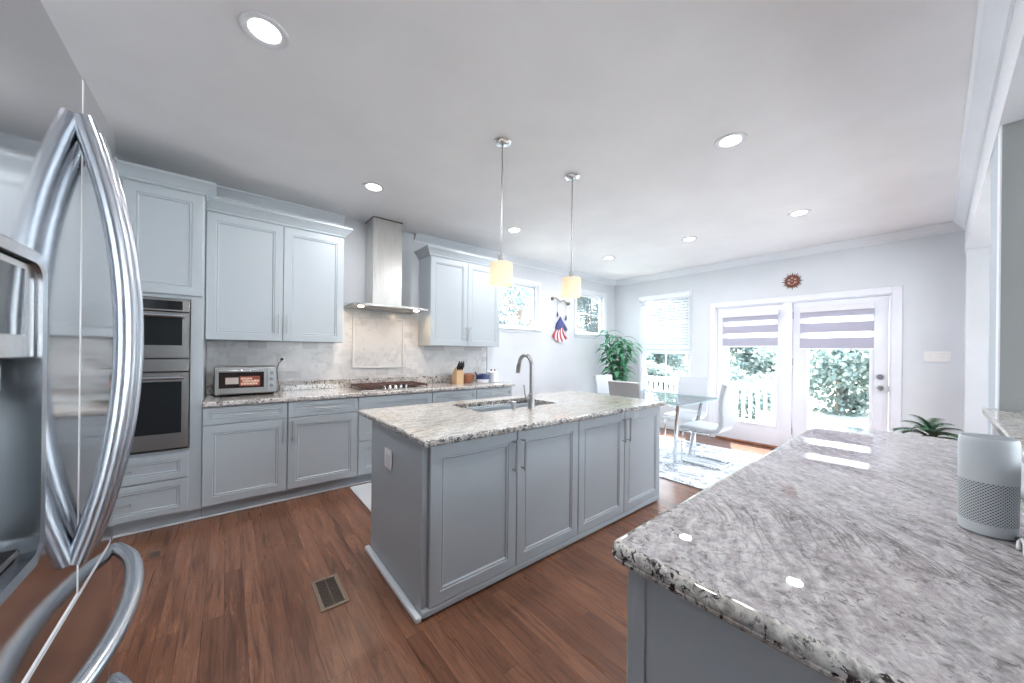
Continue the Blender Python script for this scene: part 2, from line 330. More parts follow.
# ------------------------------------------------------------------ mesh helpers
class MB:
    def __init__(s): s.bm = bmesh.new(); s.mi = 0
    def _tag(s, faces):
        for f in faces: f.material_index = s.mi
    def box(s, x0, x1, y0, y1, z0, z1, bev=0.0, seg=1):
        r = bmesh.ops.create_cube(s.bm, size=1.0, matrix=Matrix.Translation(((x0 + x1) / 2, (y0 + y1) / 2, (z0 + z1) / 2)) @ Matrix.Diagonal((abs(x1 - x0), abs(y1 - y0), abs(z1 - z0), 1)))
        vs = r['verts']; fs = {f for v in vs for f in v.link_faces}; s._tag(fs)
        if bev > 0:
            es = list({e for v in vs for e in v.link_edges})
            rr = bmesh.ops.bevel(s.bm, geom=es, offset=bev, segments=seg, affect='EDGES', profile=0.5); s._tag(rr['faces'])
        return s
    def cyl(s, p0, p1, r, n=14, r2=None):
        p0, p1 = Vector(p0), Vector(p1); d = p1 - p0; q = d.to_track_quat('Z', 'Y').to_matrix().to_4x4()
        rr = bmesh.ops.create_cone(s.bm, cap_ends=True, segments=n, radius1=r, radius2=r if r2 is None else r2, depth=d.length, matrix=Matrix.Translation((p0 + p1) / 2) @ q)
        s._tag({f for v in rr['verts'] for f in v.link_faces}); return s
    def sph(s, c, r, n=14, sc=(1, 1, 1)):
        rr = bmesh.ops.create_uvsphere(s.bm, u_segments=n, v_segments=max(6, n // 2), radius=r, matrix=Matrix.Translation(c) @ Matrix.Diagonal((*sc, 1)))
        s._tag({f for v in rr['verts'] for f in v.link_faces}); return s
    def lathe(s, prof, c=(0, 0, 0), n=28, sy=1.0, caps=True):
        rings = []
        for r, z in prof:
            rings.append([s.bm.verts.new((c[0] + r * math.cos(2 * PI * i / n), c[1] + sy * r * math.sin(2 * PI * i / n), c[2] + z)) for i in range(n)])
        fs = []
        for a, b in zip(rings, rings[1:]):
            for i in range(n): fs.append(s.bm.faces.new((a[i], a[(i + 1) % n], b[(i + 1) % n], b[i])))
        if caps:
            if prof[0][0] > 1e-6: fs.append(s.bm.faces.new(list(reversed(rings[0]))))
            if prof[-1][0] > 1e-6: fs.append(s.bm.faces.new(rings[-1]))
        s._tag(fs); return s
    def tube(s, pts, r, n=10, rx=None, up=None, cap=True):
        # swept ellipse: r across, rx along the 'up' direction
        pts = [Vector(p) for p in pts]; rings = []
        prev = None
        for i, p in enumerate(pts):
            t = (pts[min(i + 1, len(pts) - 1)] - pts[max(i - 1, 0)]).normalized()
            if up is not None: u = Vector(up)
            elif prev is not None: u = prev
            else: u = Vector((0, 0, 1)) if abs(t.z) < 0.9 else Vector((1, 0, 0))
            u = (u - t * u.dot(t)); u.normalize(); prev = u; w = t.cross(u)
            ra = r[i] if isinstance(r, (list, tuple)) else r
            rb = ra if rx is None else rx
            rings.append([s.bm.verts.new(p + w * (ra * math.cos(2 * PI * k / n)) + u * (rb * math.sin(2 * PI * k / n))) for k in range(n)])
        fs = []
        for a, b in zip(rings, rings[1:]):
            for k in range(n): fs.append(s.bm.faces.new((a[k], a[(k + 1) % n], b[(k + 1) % n], b[k])))
        if cap: fs.append(s.bm.faces.new(list(reversed(rings[0])))); fs.append(s.bm.faces.new(rings[-1]))
        s._tag(fs); return s
    def prism(s, poly, ext, origin=(0, 0, 0), ax=(1, 0, 0), ay=(0, 1, 0)):
        ax, ay, o, ext = Vector(ax), Vector(ay), Vector(origin), Vector(ext)
        a = [s.bm.verts.new(o + ax * p[0] + ay * p[1]) for p in poly]; b = [s.bm.verts.new(v.co + ext) for v in a]
        fs = [s.bm.faces.new(list(reversed(a))), s.bm.faces.new(b)]; n = len(a)
        for i in range(n): fs.append(s.bm.faces.new((a[i], a[(i + 1) % n], b[(i + 1) % n], b[i])))
        s._tag(fs); return s
    def poly(s, pts):
        f = s.bm.faces.new([s.bm.verts.new(p) for p in pts]); s._tag([f]); return s
    def rects(s, w, h, rings, close_back=None):
        # nested rectangles in the xz plane, origin lower left; ring = (inset, y)
        vr = []
        for ins, y in rings:
            vr.append([s.bm.verts.new(p) for p in ((ins, y, ins), (w - ins, y, ins), (w - ins, y, h - ins), (ins, y, h - ins))])
        fs = []
        for a, b in zip(vr, vr[1:]):
            for i in range(4): fs.append(s.bm.faces.new((a[i], a[(i + 1) % 4], b[(i + 1) % 4], b[i])))
        fs.append(s.bm.faces.new(vr[-1])); fs.append(s.bm.faces.new(list(reversed(vr[0]))))
        s._tag(fs); return s
    def move(s, x=0, y=0, z=0):
        bmesh.ops.translate(s.bm, verts=s.bm.verts, vec=(x, y, z)); return s
    def xf(s, m):
        bmesh.ops.transform(s.bm, matrix=m, verts=s.bm.verts); return s
    def build(s, name, mats, parent=None, smooth=40, label=None, kind=None):
        bmesh.ops.recalc_face_normals(s.bm, faces=s.bm.faces)
        me = bpy.data.meshes.new(name); s.bm.to_mesh(me); s.bm.free()
        for m in (mats if isinstance(mats, (list, tuple)) else [mats]): me.materials.append(m)
        if smooth:
            me.polygons.foreach_set('use_smooth', [True] * len(me.polygons)); me.set_sharp_from_angle(angle=math.radians(smooth))
        o = bpy.data.objects.new(name, me); COL.objects.link(o)
        if smooth:
            wn = o.modifiers.new('weighted_normals', 'WEIGHTED_NORMAL'); wn.mode = 'FACE_AREA'; wn.weight = 100; wn.keep_sharp = True
        if parent is not None: o.parent = parent
        if label: o['label'] = label
        if kind: o['kind'] = kind
        return o
def tag(o, label=None, cat=None, group=None, kind=None):
    if label: o['label'] = label
    if cat: o['category'] = cat
    if group: o['group'] = group
    if kind: o['kind'] = kind
    return o
def thing(name, label, cat, loc=(0, 0, 0), rz=0, group=None):
    o = bpy.data.objects.new(name, None); COL.objects.link(o); o.location = loc; o.rotation_euler = (0, 0, rz)
    o.empty_display_size = 0.1
    return tag(o, label, cat, group)
def kids(o): return [c for c in bpy.data.objects if c.parent == o]
def copy_tree(o, parent=None):
    c = o.copy(); COL.objects.link(c); c.parent = parent
    for ch in kids(o): copy_tree(ch, c)
    return c
def struct(name, mb, mat, parent=None, smooth=40):
    o = mb.build(name, mat, parent, smooth)
    if parent is None: o['kind'] = 'structure'
    return o
def lamp(name, kind, energy, loc, size=0.1, col=(1, 1, 1), parent=None, rot=(0, 0, 0), shape='DISK', spread=PI):
    d = bpy.data.lights.new(name, kind); d.energy = energy; d.color = col
    if kind == 'AREA': d.shape = shape; d.size = size; d.spread = spread
    else: d.shadow_soft_size = size
    o = bpy.data.objects.new(name, d); COL.objects.link(o); o.location = loc; o.rotation_euler = rot
    if parent is not None: o.parent = parent
    return o

# ------------------------------------------------------------------ room shell
YW, XW, CE = 4.24, 6.22, 2.85
X0, Y0 = -1.02, -3.4
struct('floor', MB().box(X0 - .1, XW + .1, Y0 - .1, YW + .1, -0.1, 0.0), floorm)
struct('ceiling', MB().box(X0 - .1, XW + .1, Y0 - .1, YW + .1, CE, CE + 0.1), ceilm)
WT = 0.12
def wall_grid(mb, axis, pos, thick, u0, u1, z0, z1, holes):
    us = sorted({u0, u1, *[h[0] for h in holes], *[h[1] for h in holes]}); zs = sorted({z0, z1, *[h[2] for h in holes], *[h[3] for h in holes]})
    for a, b in zip(us, us[1:]):
        for c, d in zip(zs, zs[1:]):
            mu, mz = (a + b) / 2, (c + d) / 2
            if any(h[0] < mu < h[1] and h[2] < mz < h[3] for h in holes): continue
            if axis == 'y': mb.box(a, b, pos, pos + thick, c, d)
            else: mb.box(pos, pos + thick, a, b, c, d)
    return mb
WIN1 = (3.16, 4.02, 1.74, 2.48); WIN2 = (5.00, 5.86, 1.72, 2.50)
WIN3 = (2.72, 3.64, 0.62, 2.43)
DOORS = (0.345, 2.315, 0.0, 2.13)
struct('wall_back', wall_grid(MB(), 'y', YW, WT, X0, XW + WT, 0, CE, [WIN1, WIN2]), wallm, None, 0)
struct('wall_far', wall_grid(MB(), 'x', XW, WT, Y0, YW, 0, CE, [WIN3, DOORS, (-2.9, -1.1, 0.7, 2.3)]), wallm, None, 0)  # last opening holds the added daylight window of the adjoining room
struct('wall_left', MB().box(X0 - WT, X0, Y0, YW, 0, CE), wallm)
struct('wall_front', wall_grid(MB(), 'y', Y0 - WT, WT, X0 - WT, XW + WT, 0, CE, [(1.2, 2.9, .3, 2.45), (3.6, 5.3, .3, 2.45)]), wallm, None, 0)  # both openings added behind the camera to admit fill daylight
# right side: header over two openings, wall stub between them, half wall under the ledge
struct('wall_right', MB().box(X0, XW, -0.33, -0.185, 2.50, CE), trimm)
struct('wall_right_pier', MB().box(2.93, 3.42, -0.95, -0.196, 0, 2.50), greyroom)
struct('trim_11', MB().box(2.925, 3.03, -0.1955, -0.190, 1.104, 2.50, 0.001), trimm)
struct('trim_12', MB().box(3.031, 3.42, -0.1955, -0.192, 0, 2.50), M('pier_paint', (0.44, 0.50, 0.56), 0.7))
struct('wall_right_end', MB().box(6.02, XW, -0.33, -0.190, 0, 2.50, 0.003), wallm)
struct('wall_right_half', MB().box(0.95, 2.93, -0.33, -0.185, 0, 1.07), wallm)

def crown_prof(): return [(0, 0), (0.085, 0), (0.085, -0.014), (0.070, -0.020), (0.055, -0.040), (0.030, -0.062), (0.020, -0.074), (0.012, -0.078), (0.012, -0.098), (0, -0.098)]
def crown_run(name, p, length_vec, out):
    mb = MB(); mb.prism(crown_prof(), length_vec, p, out, (0, 0, 1)); return struct(name, mb, trimm, smooth=30)
crown_run('trim_1', (X0, YW, CE), (1.0 - X0, 0, 0), (0, -1, 0))
crown_run('trim_2', (1.83, YW, CE), (XW - 1.83, 0, 0), (0, -1, 0))
crown_run('trim_3', (XW, -0.185, CE), (0, YW + 0.185, 0), (-1, 0, 0))
crown_run('trim_4', (X0, -0.185, CE), (XW - X0, 0, 0), (0, 1, 0))
def base_run(name, x0, x1, y0, y1): struct(name, MB().box(x0, x1, y0, y1, 0, 0.13, 0.005), trimm)
base_run('baseboard_far', XW - 0.016, XW, 2.41, YW)
base_run('baseboard_right', XW - 0.016, XW, -0.185, 0.25)
base_run('baseboard_back', 3.05, XW - 0.017, YW - 0.016, YW)

# windows
def make_window(name, u0, u1, z0, z1, axis, nv, nh, casing=0.06, rail=None):
    """local: x along the wall, y outward (room side is -y), z up"""
    root = bpy.data.objects.new(name, None); COL.objects.link(root); root['kind'] = 'structure'
    w, h = u1 - u0, z1 - z0
    def fr(mb, x0, x1, zz0, zz1, t, y0, y1):
        mb.box(x0, x1, y0, y1, zz0, zz0 + t); mb.box(x0, x1, y0, y1, zz1 - t, zz1)
        mb.box(x0, x0 + t, y0, y1, zz0 + t, zz1 - t); mb.box(x1 - t, x1, y0, y1, zz0 + t, zz1 - t); return mb
    fr(MB(), 0, w, 0, h, 0.022, 0.0, WT).build('jamb', trimm, root)
    fr(MB(), -casing, w + casing, -casing, h + casing, casing, -0.016, -0.001).build('casing', trimm, root)
    MB().box(-casing - .015, w + casing + .015, -0.045, -0.0165, -casing * .35, 0.0, 0.004).build('sill', trimm, root)
    s = MB(); fr(s, 0.022, w - 0.022, 0.022, h - 0.022, 0.035, 0.055, 0.085)
    if rail: s.box(0.057, w - 0.057, 0.055, 0.085, rail - 0.022, rail + 0.022)
    sash = s.build('sash', trimm, root)
    mu = MB()
    for i in range(1, nv + 1): x = 0.057 + (w - 0.114) * i / (nv + 1); mu.box(x - .008, x + .008, 0.062, 0.078, 0.057, h - 0.057)
    for i in range(1, nh + 1): z = 0.057 + (h - 0.114) * i / (nh + 1); mu.box(0.057, w - 0.057, 0.062, 0.078, z - .008, z + .008)
    if nv or nh: mu.build('muntin', trimm, sash)
    MB().box(0.057, w - 0.057, 0.068, 0.072, 0.057, h - 0.057).build('pane', pane_m, sash)
    if axis == 'y': root.location = (u0, YW, z0)
    elif axis == 'x': root.location = (XW, u1, z0); root.rotation_euler = (0, 0, -PI / 2)
    else: root.location = (u1, Y0, z0); root.rotation_euler = (0, 0, PI)
    return root
make_window('window_1', *WIN1, 'y', 0, 1)
make_window('window_2', *WIN2, 'y', 0, 1)
make_window('window_3', *WIN3, 'x', 1, 3, casing=0.03, rail=0.86)
make_window('fill_window_5', 1.2, 2.9, .3, 2.45, '-y', 1, 1, casing=0.07)  # unseen window added to bring in fill daylight
make_window('fill_window_6', 3.6, 5.3, .3, 2.45, '-y', 1, 1, casing=0.07)  # second unseen window, added to even out the daylight
make_window('fill_window_4', -2.9, -1.1, 0.7, 2.3, 'x', 1, 1, casing=0.07)  # unseen adjoining-room window, added for its daylight

# patio doors in the far wall (facing -x): local x runs along -Y, room side -y
def make_door(name, ymax, ymin, glass, active):
    root = bpy.data.objects.new(name, None); COL.objects.link(root); root['kind'] = 'structure'
    root.location = (XW, ymax, 0); root.rotation_euler = (0, 0, -PI / 2)
    w = ymax - ymin; gx0, gx1, gz0, gz1 = ymax - glass[1], ymax - glass[0], glass[2], glass[3]
    z0, z1 = 0.03, 2.105
    s = MB(); y0, y1 = 0.018, 0.062
    s.box(0, gx0, y0, y1, z0, z1); s.box(gx1, w, y0, y1, z0, z1); s.box(gx0, gx1, y0, y1, z0, gz0); s.box(gx0, gx1, y0, y1, gz1, z1)
    slab = s.build('door_slab', doorm, root)
    f = MB(); t = 0.035
    f.box(gx0 - t, gx1 + t, 0.008, 0.0175, gz0 - t, gz0, .004); f.box(gx0 - t, gx1 + t, 0.008, 0.0175, gz1, gz1 + t, .004)
    f.box(gx0 - t, gx0, 0.008, 0.0175, gz0, gz1, .004); f.box(gx1, gx1 + t, 0.008, 0.0175, gz0, gz1, .004)
    f.build('glazing_frame', doorm, slab)
    MB().box(gx0, gx1, 0.036, 0.042, gz0, gz1).build('pane', pane_m, slab)
    if active:
        for z in (1.93, 1.27, 0.28):
            MB().cyl((-0.004, 0.010, z - .05), (-0.004, 0.010, z + .05), 0.008, 10).build('hinge', brasshinge, root)
        kx = w - 0.068
        k = MB(); k.lathe([(0.033, 0), (0.033, 0.006), (0.012, 0.012), (0.012, 0.035), (0.027, 0.042), (0.030, 0.055), (0.022, 0.066), (0.0, 0.069)], n=20)
        k.xf(Matrix.Translation((kx, 0.018, 0.97)) @ Matrix.Rotation(PI / 2, 4, 'X')); k.build('door_knob', nickel, root)
        d = MB(); d.lathe([(0.033, 0), (0.033, 0.012), (0.028, 0.018), (0.0, 0.018)], n=20); d.box(-.004, .004, -.016, .016, 0.018, 0.036)
        d.xf(Matrix.Translation((kx, 0.018, 1.107)) @ Matrix.Rotation(PI / 2, 4, 'X')); d.build('deadbolt', nickel, root)
        MB().box(w - .001, w + .003, 0.012, 0.020, 0.93, 1.0).build('strike_plate', brasshinge, root)
    return root
make_door('door_1', 2.285, 1.415, (1.50, 2.125, 0.325, 1.95), False)
make_door('door_2', 1.300, 0.372, (0.535, 1.125, 0.345, 1.95), True)
# frame of the pair: posts, head, casing, threshold
f = MB()
f.box(XW + .0, XW + WT, 0.345, 0.368, 0, 2.13); f.box(XW - .004, XW + WT, 1.304, 1.411, 0.0, 2.13); f.box(XW, XW + WT, 2.289, 2.315, 0, 2.13); f.box(XW, XW + WT, 0.345, 2.315, 2.109, 2.13)
f.box(XW - .016, XW - .001, 0.262, 0.347, 0, 2.21, .004); f.box(XW - .016, XW - .001, 2.313, 2.398, 0, 2.21, .004); f.box(XW - .016, XW - .001, 0.347, 2.313, 2.125, 2.21, .004)
struct('trim_5', f, doorm)
struct('trim_6', MB().box(XW - .02, XW + WT, 0.37, 2.29, 0.0, 0.026, 0.004), M('threshold_wood', (0.30, 0.12, 0.07), 0.45))

# ------------------------------------------------------------------ cabinet builders (local: x right, y depth, front faces -y)
def door_panel(w, h, frame=0.062, t=0.02):
    return MB().rects(w, h, [(0, 0.0), (0.0, -t + .003), (0.003, -t), (frame, -t), (frame + .003, -t + .005), (frame + .009, -t + .005), (frame + .013, -t + .002), (frame + .020, -t + .010)])
def bar_pull(mb, p0, p1, out=0.034, r=0.0055):
    p0, p1 = Vector(p0), Vector(p1); d = (p1 - p0).normalized(); o = Vector((0, -out, 0))
    mb.cyl(p0 + o - d * 0.012, p1 + o + d * 0.012, r, 10); mb.cyl(p0, p0 + o, r * .85, 8); mb.cyl(p1, p1 + o, r * .85, 8); return mb
def add_door(root, x, z, w, h, handle=None, name='door', y=0.0, hl=0.16, frame=0.062):
    d = door_panel(w, h, frame).move(x, y, z).build(name, cab, root, 25)
    if handle:
        side, zc = handle; hx = x + (w - 0.032 if side == 'r' else 0.032)
        bar_pull(MB(), (hx, y - .02, zc - hl / 2), (hx, y - .02, zc + hl / 2)).build('handle', pull, d, label='brushed nickel bar pull')
    return d
def add_drawer(root, x, z, w, h, hl=0.16, y=0.0, frame=0.035, handle=True):
    d = door_panel(w, h, frame).move(x, y, z).build('drawer', cab, root, 25)
    if handle:
        bar_pull(MB(), (x + w / 2 - hl / 2, y - .02, z + h / 2), (x + w / 2 + hl / 2, y - .02, z + h / 2)).build('handle', pull, d, label='brushed nickel bar pull')
    return d
G = 0.004
YF = 3.665    # front of the base carcasses (doors stand 20 mm proud)
def base_unit(x0, x1, label, layout):
    r = thing('base_cabinet', label, 'cabinet', (x0, YF, 0), group='base cabinets along the back wall')
    w = x1 - x0
    MB().box(0.001, w - .001, 0, YW - YF - .005, 0.10, 0.898).build('body', cab, r)
    MB().box(0.001, w - .001, 0.055, 0.075, 0.0, 0.10).build('toe_kick', kick, r)
    if layout == 'door_l' or layout == 'door_r':
        add_drawer(r, G, 0.755, w - 2 * G, 0.137)
        add_door(r, G, 0.115, w - 2 * G, 0.632, ('r' if layout == 'door_r' else 'l', 0.64))
    else:
        add_drawer(r, G, 0.45, w - 2 * G, 0.442, frame=0.06, handle=False); add_drawer(r, G, 0.115, w - 2 * G, 0.327, frame=0.06)
    return r
base_unit(-.149, .42, 'pale grey base cabinet under the toaster oven, drawer over one door', 'door_r')
base_unit(.42, 1.015, 'pale grey base cabinet between toaster oven and cooktop, drawer over one door', 'door_l')
base_unit(1.015, 1.82, 'pale grey wide drawer base cabinet under the gas cooktop', 'drawers')
base_unit(1.82, 2.42, 'pale grey base cabinet under the knife block, right of the cooktop', 'door_r')
base_unit(2.42, 3.0, 'pale grey base cabinet at the window end of the back counter', 'door_l')
struct('baseboard_cabinets', MB().box(-1.0, 3.0, 3.705, 3.7195, 0, 0.014, 0.004), trimm)

# tall oven cabinet
def crown_cab(root, w, d, z, left=True, right=True, rd=None):
    """stepped crown round a cabinet top: front plus returns"""
    prof = [(0.0, 0.0), (0.012, 0.0), (0.016, 0.018), (0.026, 0.026), (0.042, 0.052), (0.060, 0.070), (0.070, 0.078), (0.070, 0.096), (0.0, 0.096)]
    mb = MB(); rows = []
    xs = 0.0; xe = w
    path = []
    if left: path.append(((0, d), (-1, 0)))
    path.append(((0, 0), (-1 if left else 0, -1)))
    path.append(((w, 0), (1 if right else 0, -1)))
    if right: path.append(((w, d if rd is None else rd), (1, 0)))
    rings = [[mb.bm.verts.new((p[0] + o[0] * a, p[1] + o[1] * a, z + b)) for a, b in prof] for p, o in path]
    n = len(prof)
    for A, B in zip(rings, rings[1:]):
        for i in range(n): mb.bm.faces.new((A[i], A[(i + 1) % n], B[(i + 1) % n], B[i]))
    mb.bm.faces.new(rings[0]); mb.bm.faces.new(list(reversed(rings[-1])))
    return mb.build('crown', cab, root, 25)
oc = thing('oven_cabinet', 'tall pale grey cabinet housing the wall ovens, beside the refrigerator', 'cabinet', (-1.0, YF, 0))
b = MB(); D = YW - YF - .005
b.box(0.0, 0.05, 0, D, 0.10, 2.565); b.box(0.78, 0.85, 0, D, 0.10, 2.565); b.box(0.05, 0.78, 0, D, 0.10, 0.590); b.box(0.05, 0.78, 0, D, 1.738, 2.565); b.box(0.05, 0.78, 0.42, D, 0.590, 1.738)
b.build('body', cab, oc)
MB().box(0, 0.85, 0.055, 0.075, 0, 0.10).build('toe_kick', kick, oc)
add_door(oc, 0.004, 1.768, 0.409, 0.782, ('r', 1.92)); add_door(oc, 0.417, 1.768, 0.429, 0.782)
for (z, h) in ((0.375, 0.19), (0.115, 0.25)):
    d = add_drawer(oc, 0.04, z, 0.735, h, frame=0.045, hl=0.13)
crown_cab(oc, 0.85, D, 2.565, left=False, rd=.165)

def oven():
    o = thing('wall_oven', 'stainless double wall oven built into the tall cabinet, dark glass doors', 'oven', (-.945, YF, 0))
    w = 0.72
    MB().box(0.006, w - .006, -0.0, 0.40, 0.600, 1.730).build('body', blackpl, o)
    c = MB().box(0, w, -0.030, -0.001, 1.636, 1.730, 0.004).build('control_panel', st_oven, o)
    MB().box(0.04, w - .04, -0.0335, -0.0305, 1.650, 1.716).build('display', blackglass, c)
    def odoor(z0, z1, wz0, wz1, hz):
        s = MB(); x0, x1 = 0.040, w - .040
        s.box(0, x0, -.042, -.001, z0, z1); s.box(x1, w, -.042, -.001, z0, z1); s.box(x0, x1, -.042, -.001, z0, wz0); s.box(x0, x1, -.042, -.001, wz1, z1)
        d = s.build('door', st_oven, o)
        MB().box(x0, x1, -.040, -.004, wz0, wz1).build('window', blackglass, d)
        h = MB(); h.cyl((0.03, -.085, hz), (w - .03, -.085, hz), 0.012, 14)
        for xx in (0.07, w - .07): h.cyl((xx, -.042, hz), (xx, -.085, hz), 0.008, 10)
        h.build('handle', st_handle, d)
        return d
    odoor(1.288, 1.628, 1.382, 1.588, 1.600); odoor(0.612, 1.178, 0.725, 1.112, 1.140)
    MB().box(0, w, -.034, -.001, 1.186, 1.280, .003).build('vent_trim', st_oven, o)
    MB().box(0.004, w - .004, -.02, -.001, 0.594, 0.609).build('lower_vent', blackpl, o)
oven()

def upper(x0, x1, zb, zt, label, seam):
    yf = 3.92
    r = thing('wall_cabinet', label, 'cabinet', (x0, yf, 0), group='upper cabinets on the back wall')
    w = x1 - x0; s = seam - x0; D = YW - yf - .005
    MB().box(0, w, 0, D, zb, zt).build('body', cab, r)
    h = zt - zb - .015
    add_door(r, G / 2, zb + .002, s - G, h, ('r', zb + .16), hl=0.15); add_door(r, s + G / 2, zb + .002, w - s - G, h, ('l', zb + .16), hl=0.15)
    crown_cab(r, w, D, zt, left=x0 > 1)
upper(-.146, .93, 1.438, 2.53, 'pale grey two-door wall cabinet above the toaster oven', .402)
upper(1.905, 2.965, 1.430, 2.535, 'pale grey two-door wall cabinet between range hood and window', 2.435)

# back counter
def slab(mb, x0, x1, y0, y1, z0, z1, r=0.012): return mb.box(x0, x1, y0, y1, z0, z1, r, 3)
ct = thing('countertop', 'long speckled granite worktop along the back wall under the wall cabinets', 'countertop', (0, 0, 0))
slab(MB(), -.148, 3.03, 3.615, YW - .004, 0.900, 0.940).build('slab', gran_back, ct)
MB().box(-.146, 3.0, YW - .026, YW - .004, 0.9405, 1.035, .003).build('upstand', gran_back, ct)
tl = MB(); Yt = YW - .011
tl.box(-.146, 0.928, Yt, YW - .001, 1.035, 1.438); tl.box(0.928, 1.905, Yt, YW - .001, 1.035, 1.90); tl.box(1.905, 2.975, Yt, YW - .001, 1.035, 1.43)
struct('trim_7', tl, tile)
struct('trim_8', MB().box(2.976, 2.988, YW - .014, YW - .001, 1.035, 1.43), M('tile_edge_metal', (0.30, 0.33, 0.38), 0.4, 0.6))
struct('trim_9', MB().box(1.125, 1.685, YW - .016, YW - .0112, 1.175, 1.735), tile_d)
fr = MB()
for (a, b2, c, d) in ((1.10, 1.71, 1.15, 1.175), (1.10, 1.71, 1.735, 1.76), (1.10, 1.125, 1.175, 1.735), (1.685, 1.71, 1.175, 1.735)): fr.box(a, b2, YW - .026, YW - .0112, c, d, .006, 2)
struct('trim_10', fr, M('marble_pencil_trim', (0.62, 0.62, 0.64), 0.25))

# range hood
def hood():
    cx = 1.40
    h = thing('range_hood', 'stainless chimney range hood with curved canopy over the cooktop', 'range hood', (cx, YW - .016, 1.83))
    MB().box(-.165, .165, -.275, -.001, 0.05, 1.015, .002).build('chimney', st_hood, h)
    MB().box(-.168, .168, -.279, -.001, 1.006, 1.0165).build('chimney_collar', M('dark_gap', (0.1, 0.1, 0.1), 0.5, 0.5), h)
    n = 24; A = .41; pts = [(-A, -.002), (-A, -.46)]
    front = []
    for i in range(n + 1):
        t = -1 + 2 * i / n; front.append((A * t, -.455 - .065 * (1 - t * t)))
    poly = [(-A, -.002)] + front + [(A, -.002)]
    c = MB()
    # lower plate and gently domed upper skin
    lo = [c.bm.verts.new((x, y, 0.0)) for x, y in poly]; mid = [c.bm.verts.new((x, y, 0.022)) for x, y in poly]
    up = [c.bm.verts.new((x * .42, max(-.285, y * .62) if y < -.01 else y, 0.055)) for x, y in poly]
    k = len(poly)
    for P, Q in ((lo, mid), (mid, up)):
        for i in range(k): c.bm.faces.new((P[i], P[(i + 1) % k], Q[(i + 1) % k], Q[i]))
    c.bm.faces.new(up); c.bm.faces.new(list(reversed(lo)))
    c.build('canopy', st_hood, h, 30)
    MB().box(-.24, .24, -.40, -.12, -.006, -.0005, .002).build('grease_filter', steel('filter_steel', (0.32, 0.32, 0.33), 0.35, 'x'), h)
    for sx in (-.31, .31):
        MB().cyl((sx, -.36, -.006), (sx, -.36, -.0005), .028, 18).build('lamp_lens', hoodlamp_m, h)
        lamp('lamp_light', 'AREA', HOOD_W, (sx, -.36, -.012), 0.05, (1, .76, .52), h)
hood()

# gas cooktop
def cooktop():
    c = thing('gas_cooktop', 'dark gas cooktop with cast iron grates and silver knobs, set in the back counter', 'cooktop', (1.05, 3.70, 0.9405))
    w, d = 0.76, 0.46
    MB().box(0, w, 0, d, 0, 0.012, .004, 2).build('tray', st_oven, c)
    for (bx, by, r) in ((.14, .12, .045), (.14, .34, .035), (.38, .24, .06), (.62, .34, .045), (.62, .12, .035)):
        MB().lathe([(r, 0.0125), (r, .02), (r * .8, .026), (r * .75, .034), (0, .036)], (bx, by, 0), 20).build('burner', iron, c)
    for k in range(3):
        g = MB(); x0 = .02 + k * .243; x1 = x0 + .234; t = .012; z0, z1 = .030, .048; y0, y1 = .02 if k != 1 else .1, d - .02
        g.box(x0, x1, y0, y0 + t, z0, z1, .002); g.box(x0, x1, y1 - t, y1, z0, z1, .002); g.box(x0, x0 + t, y0, y1, z0, z1, .002); g.box(x1 - t, x1, y0, y1, z0, z1, .002)
        xm = (x0 + x1) / 2; g.box(xm - t / 2, xm + t / 2, y0, y1, z0, z1, .002)
        for f_ in (.28, .5, .72): yy = y0 + (y1 - y0) * f_; g.box(x0, x1, yy - t / 2, yy + t / 2, z0, z1, .002)
        for xx in (x0, x1 - t):
            for yy in (y0, y1 - t): g.box(xx, xx + t, yy, yy + t, 0.0122, z0)
        g.build('grate', iron, c)
    for k in range(5):
        kb = MB(); x = .255 + k * .062; kb.lathe([(.021, .0122), (.021, .018), (.016, .022), (.015, .042), (.012, .045), (0, .045)], (x, .048, 0), 18); kb.box(x - .003, x + .003, .034, .062, .045, .050)
        kb.build('knob', chrome, c)
cooktop()

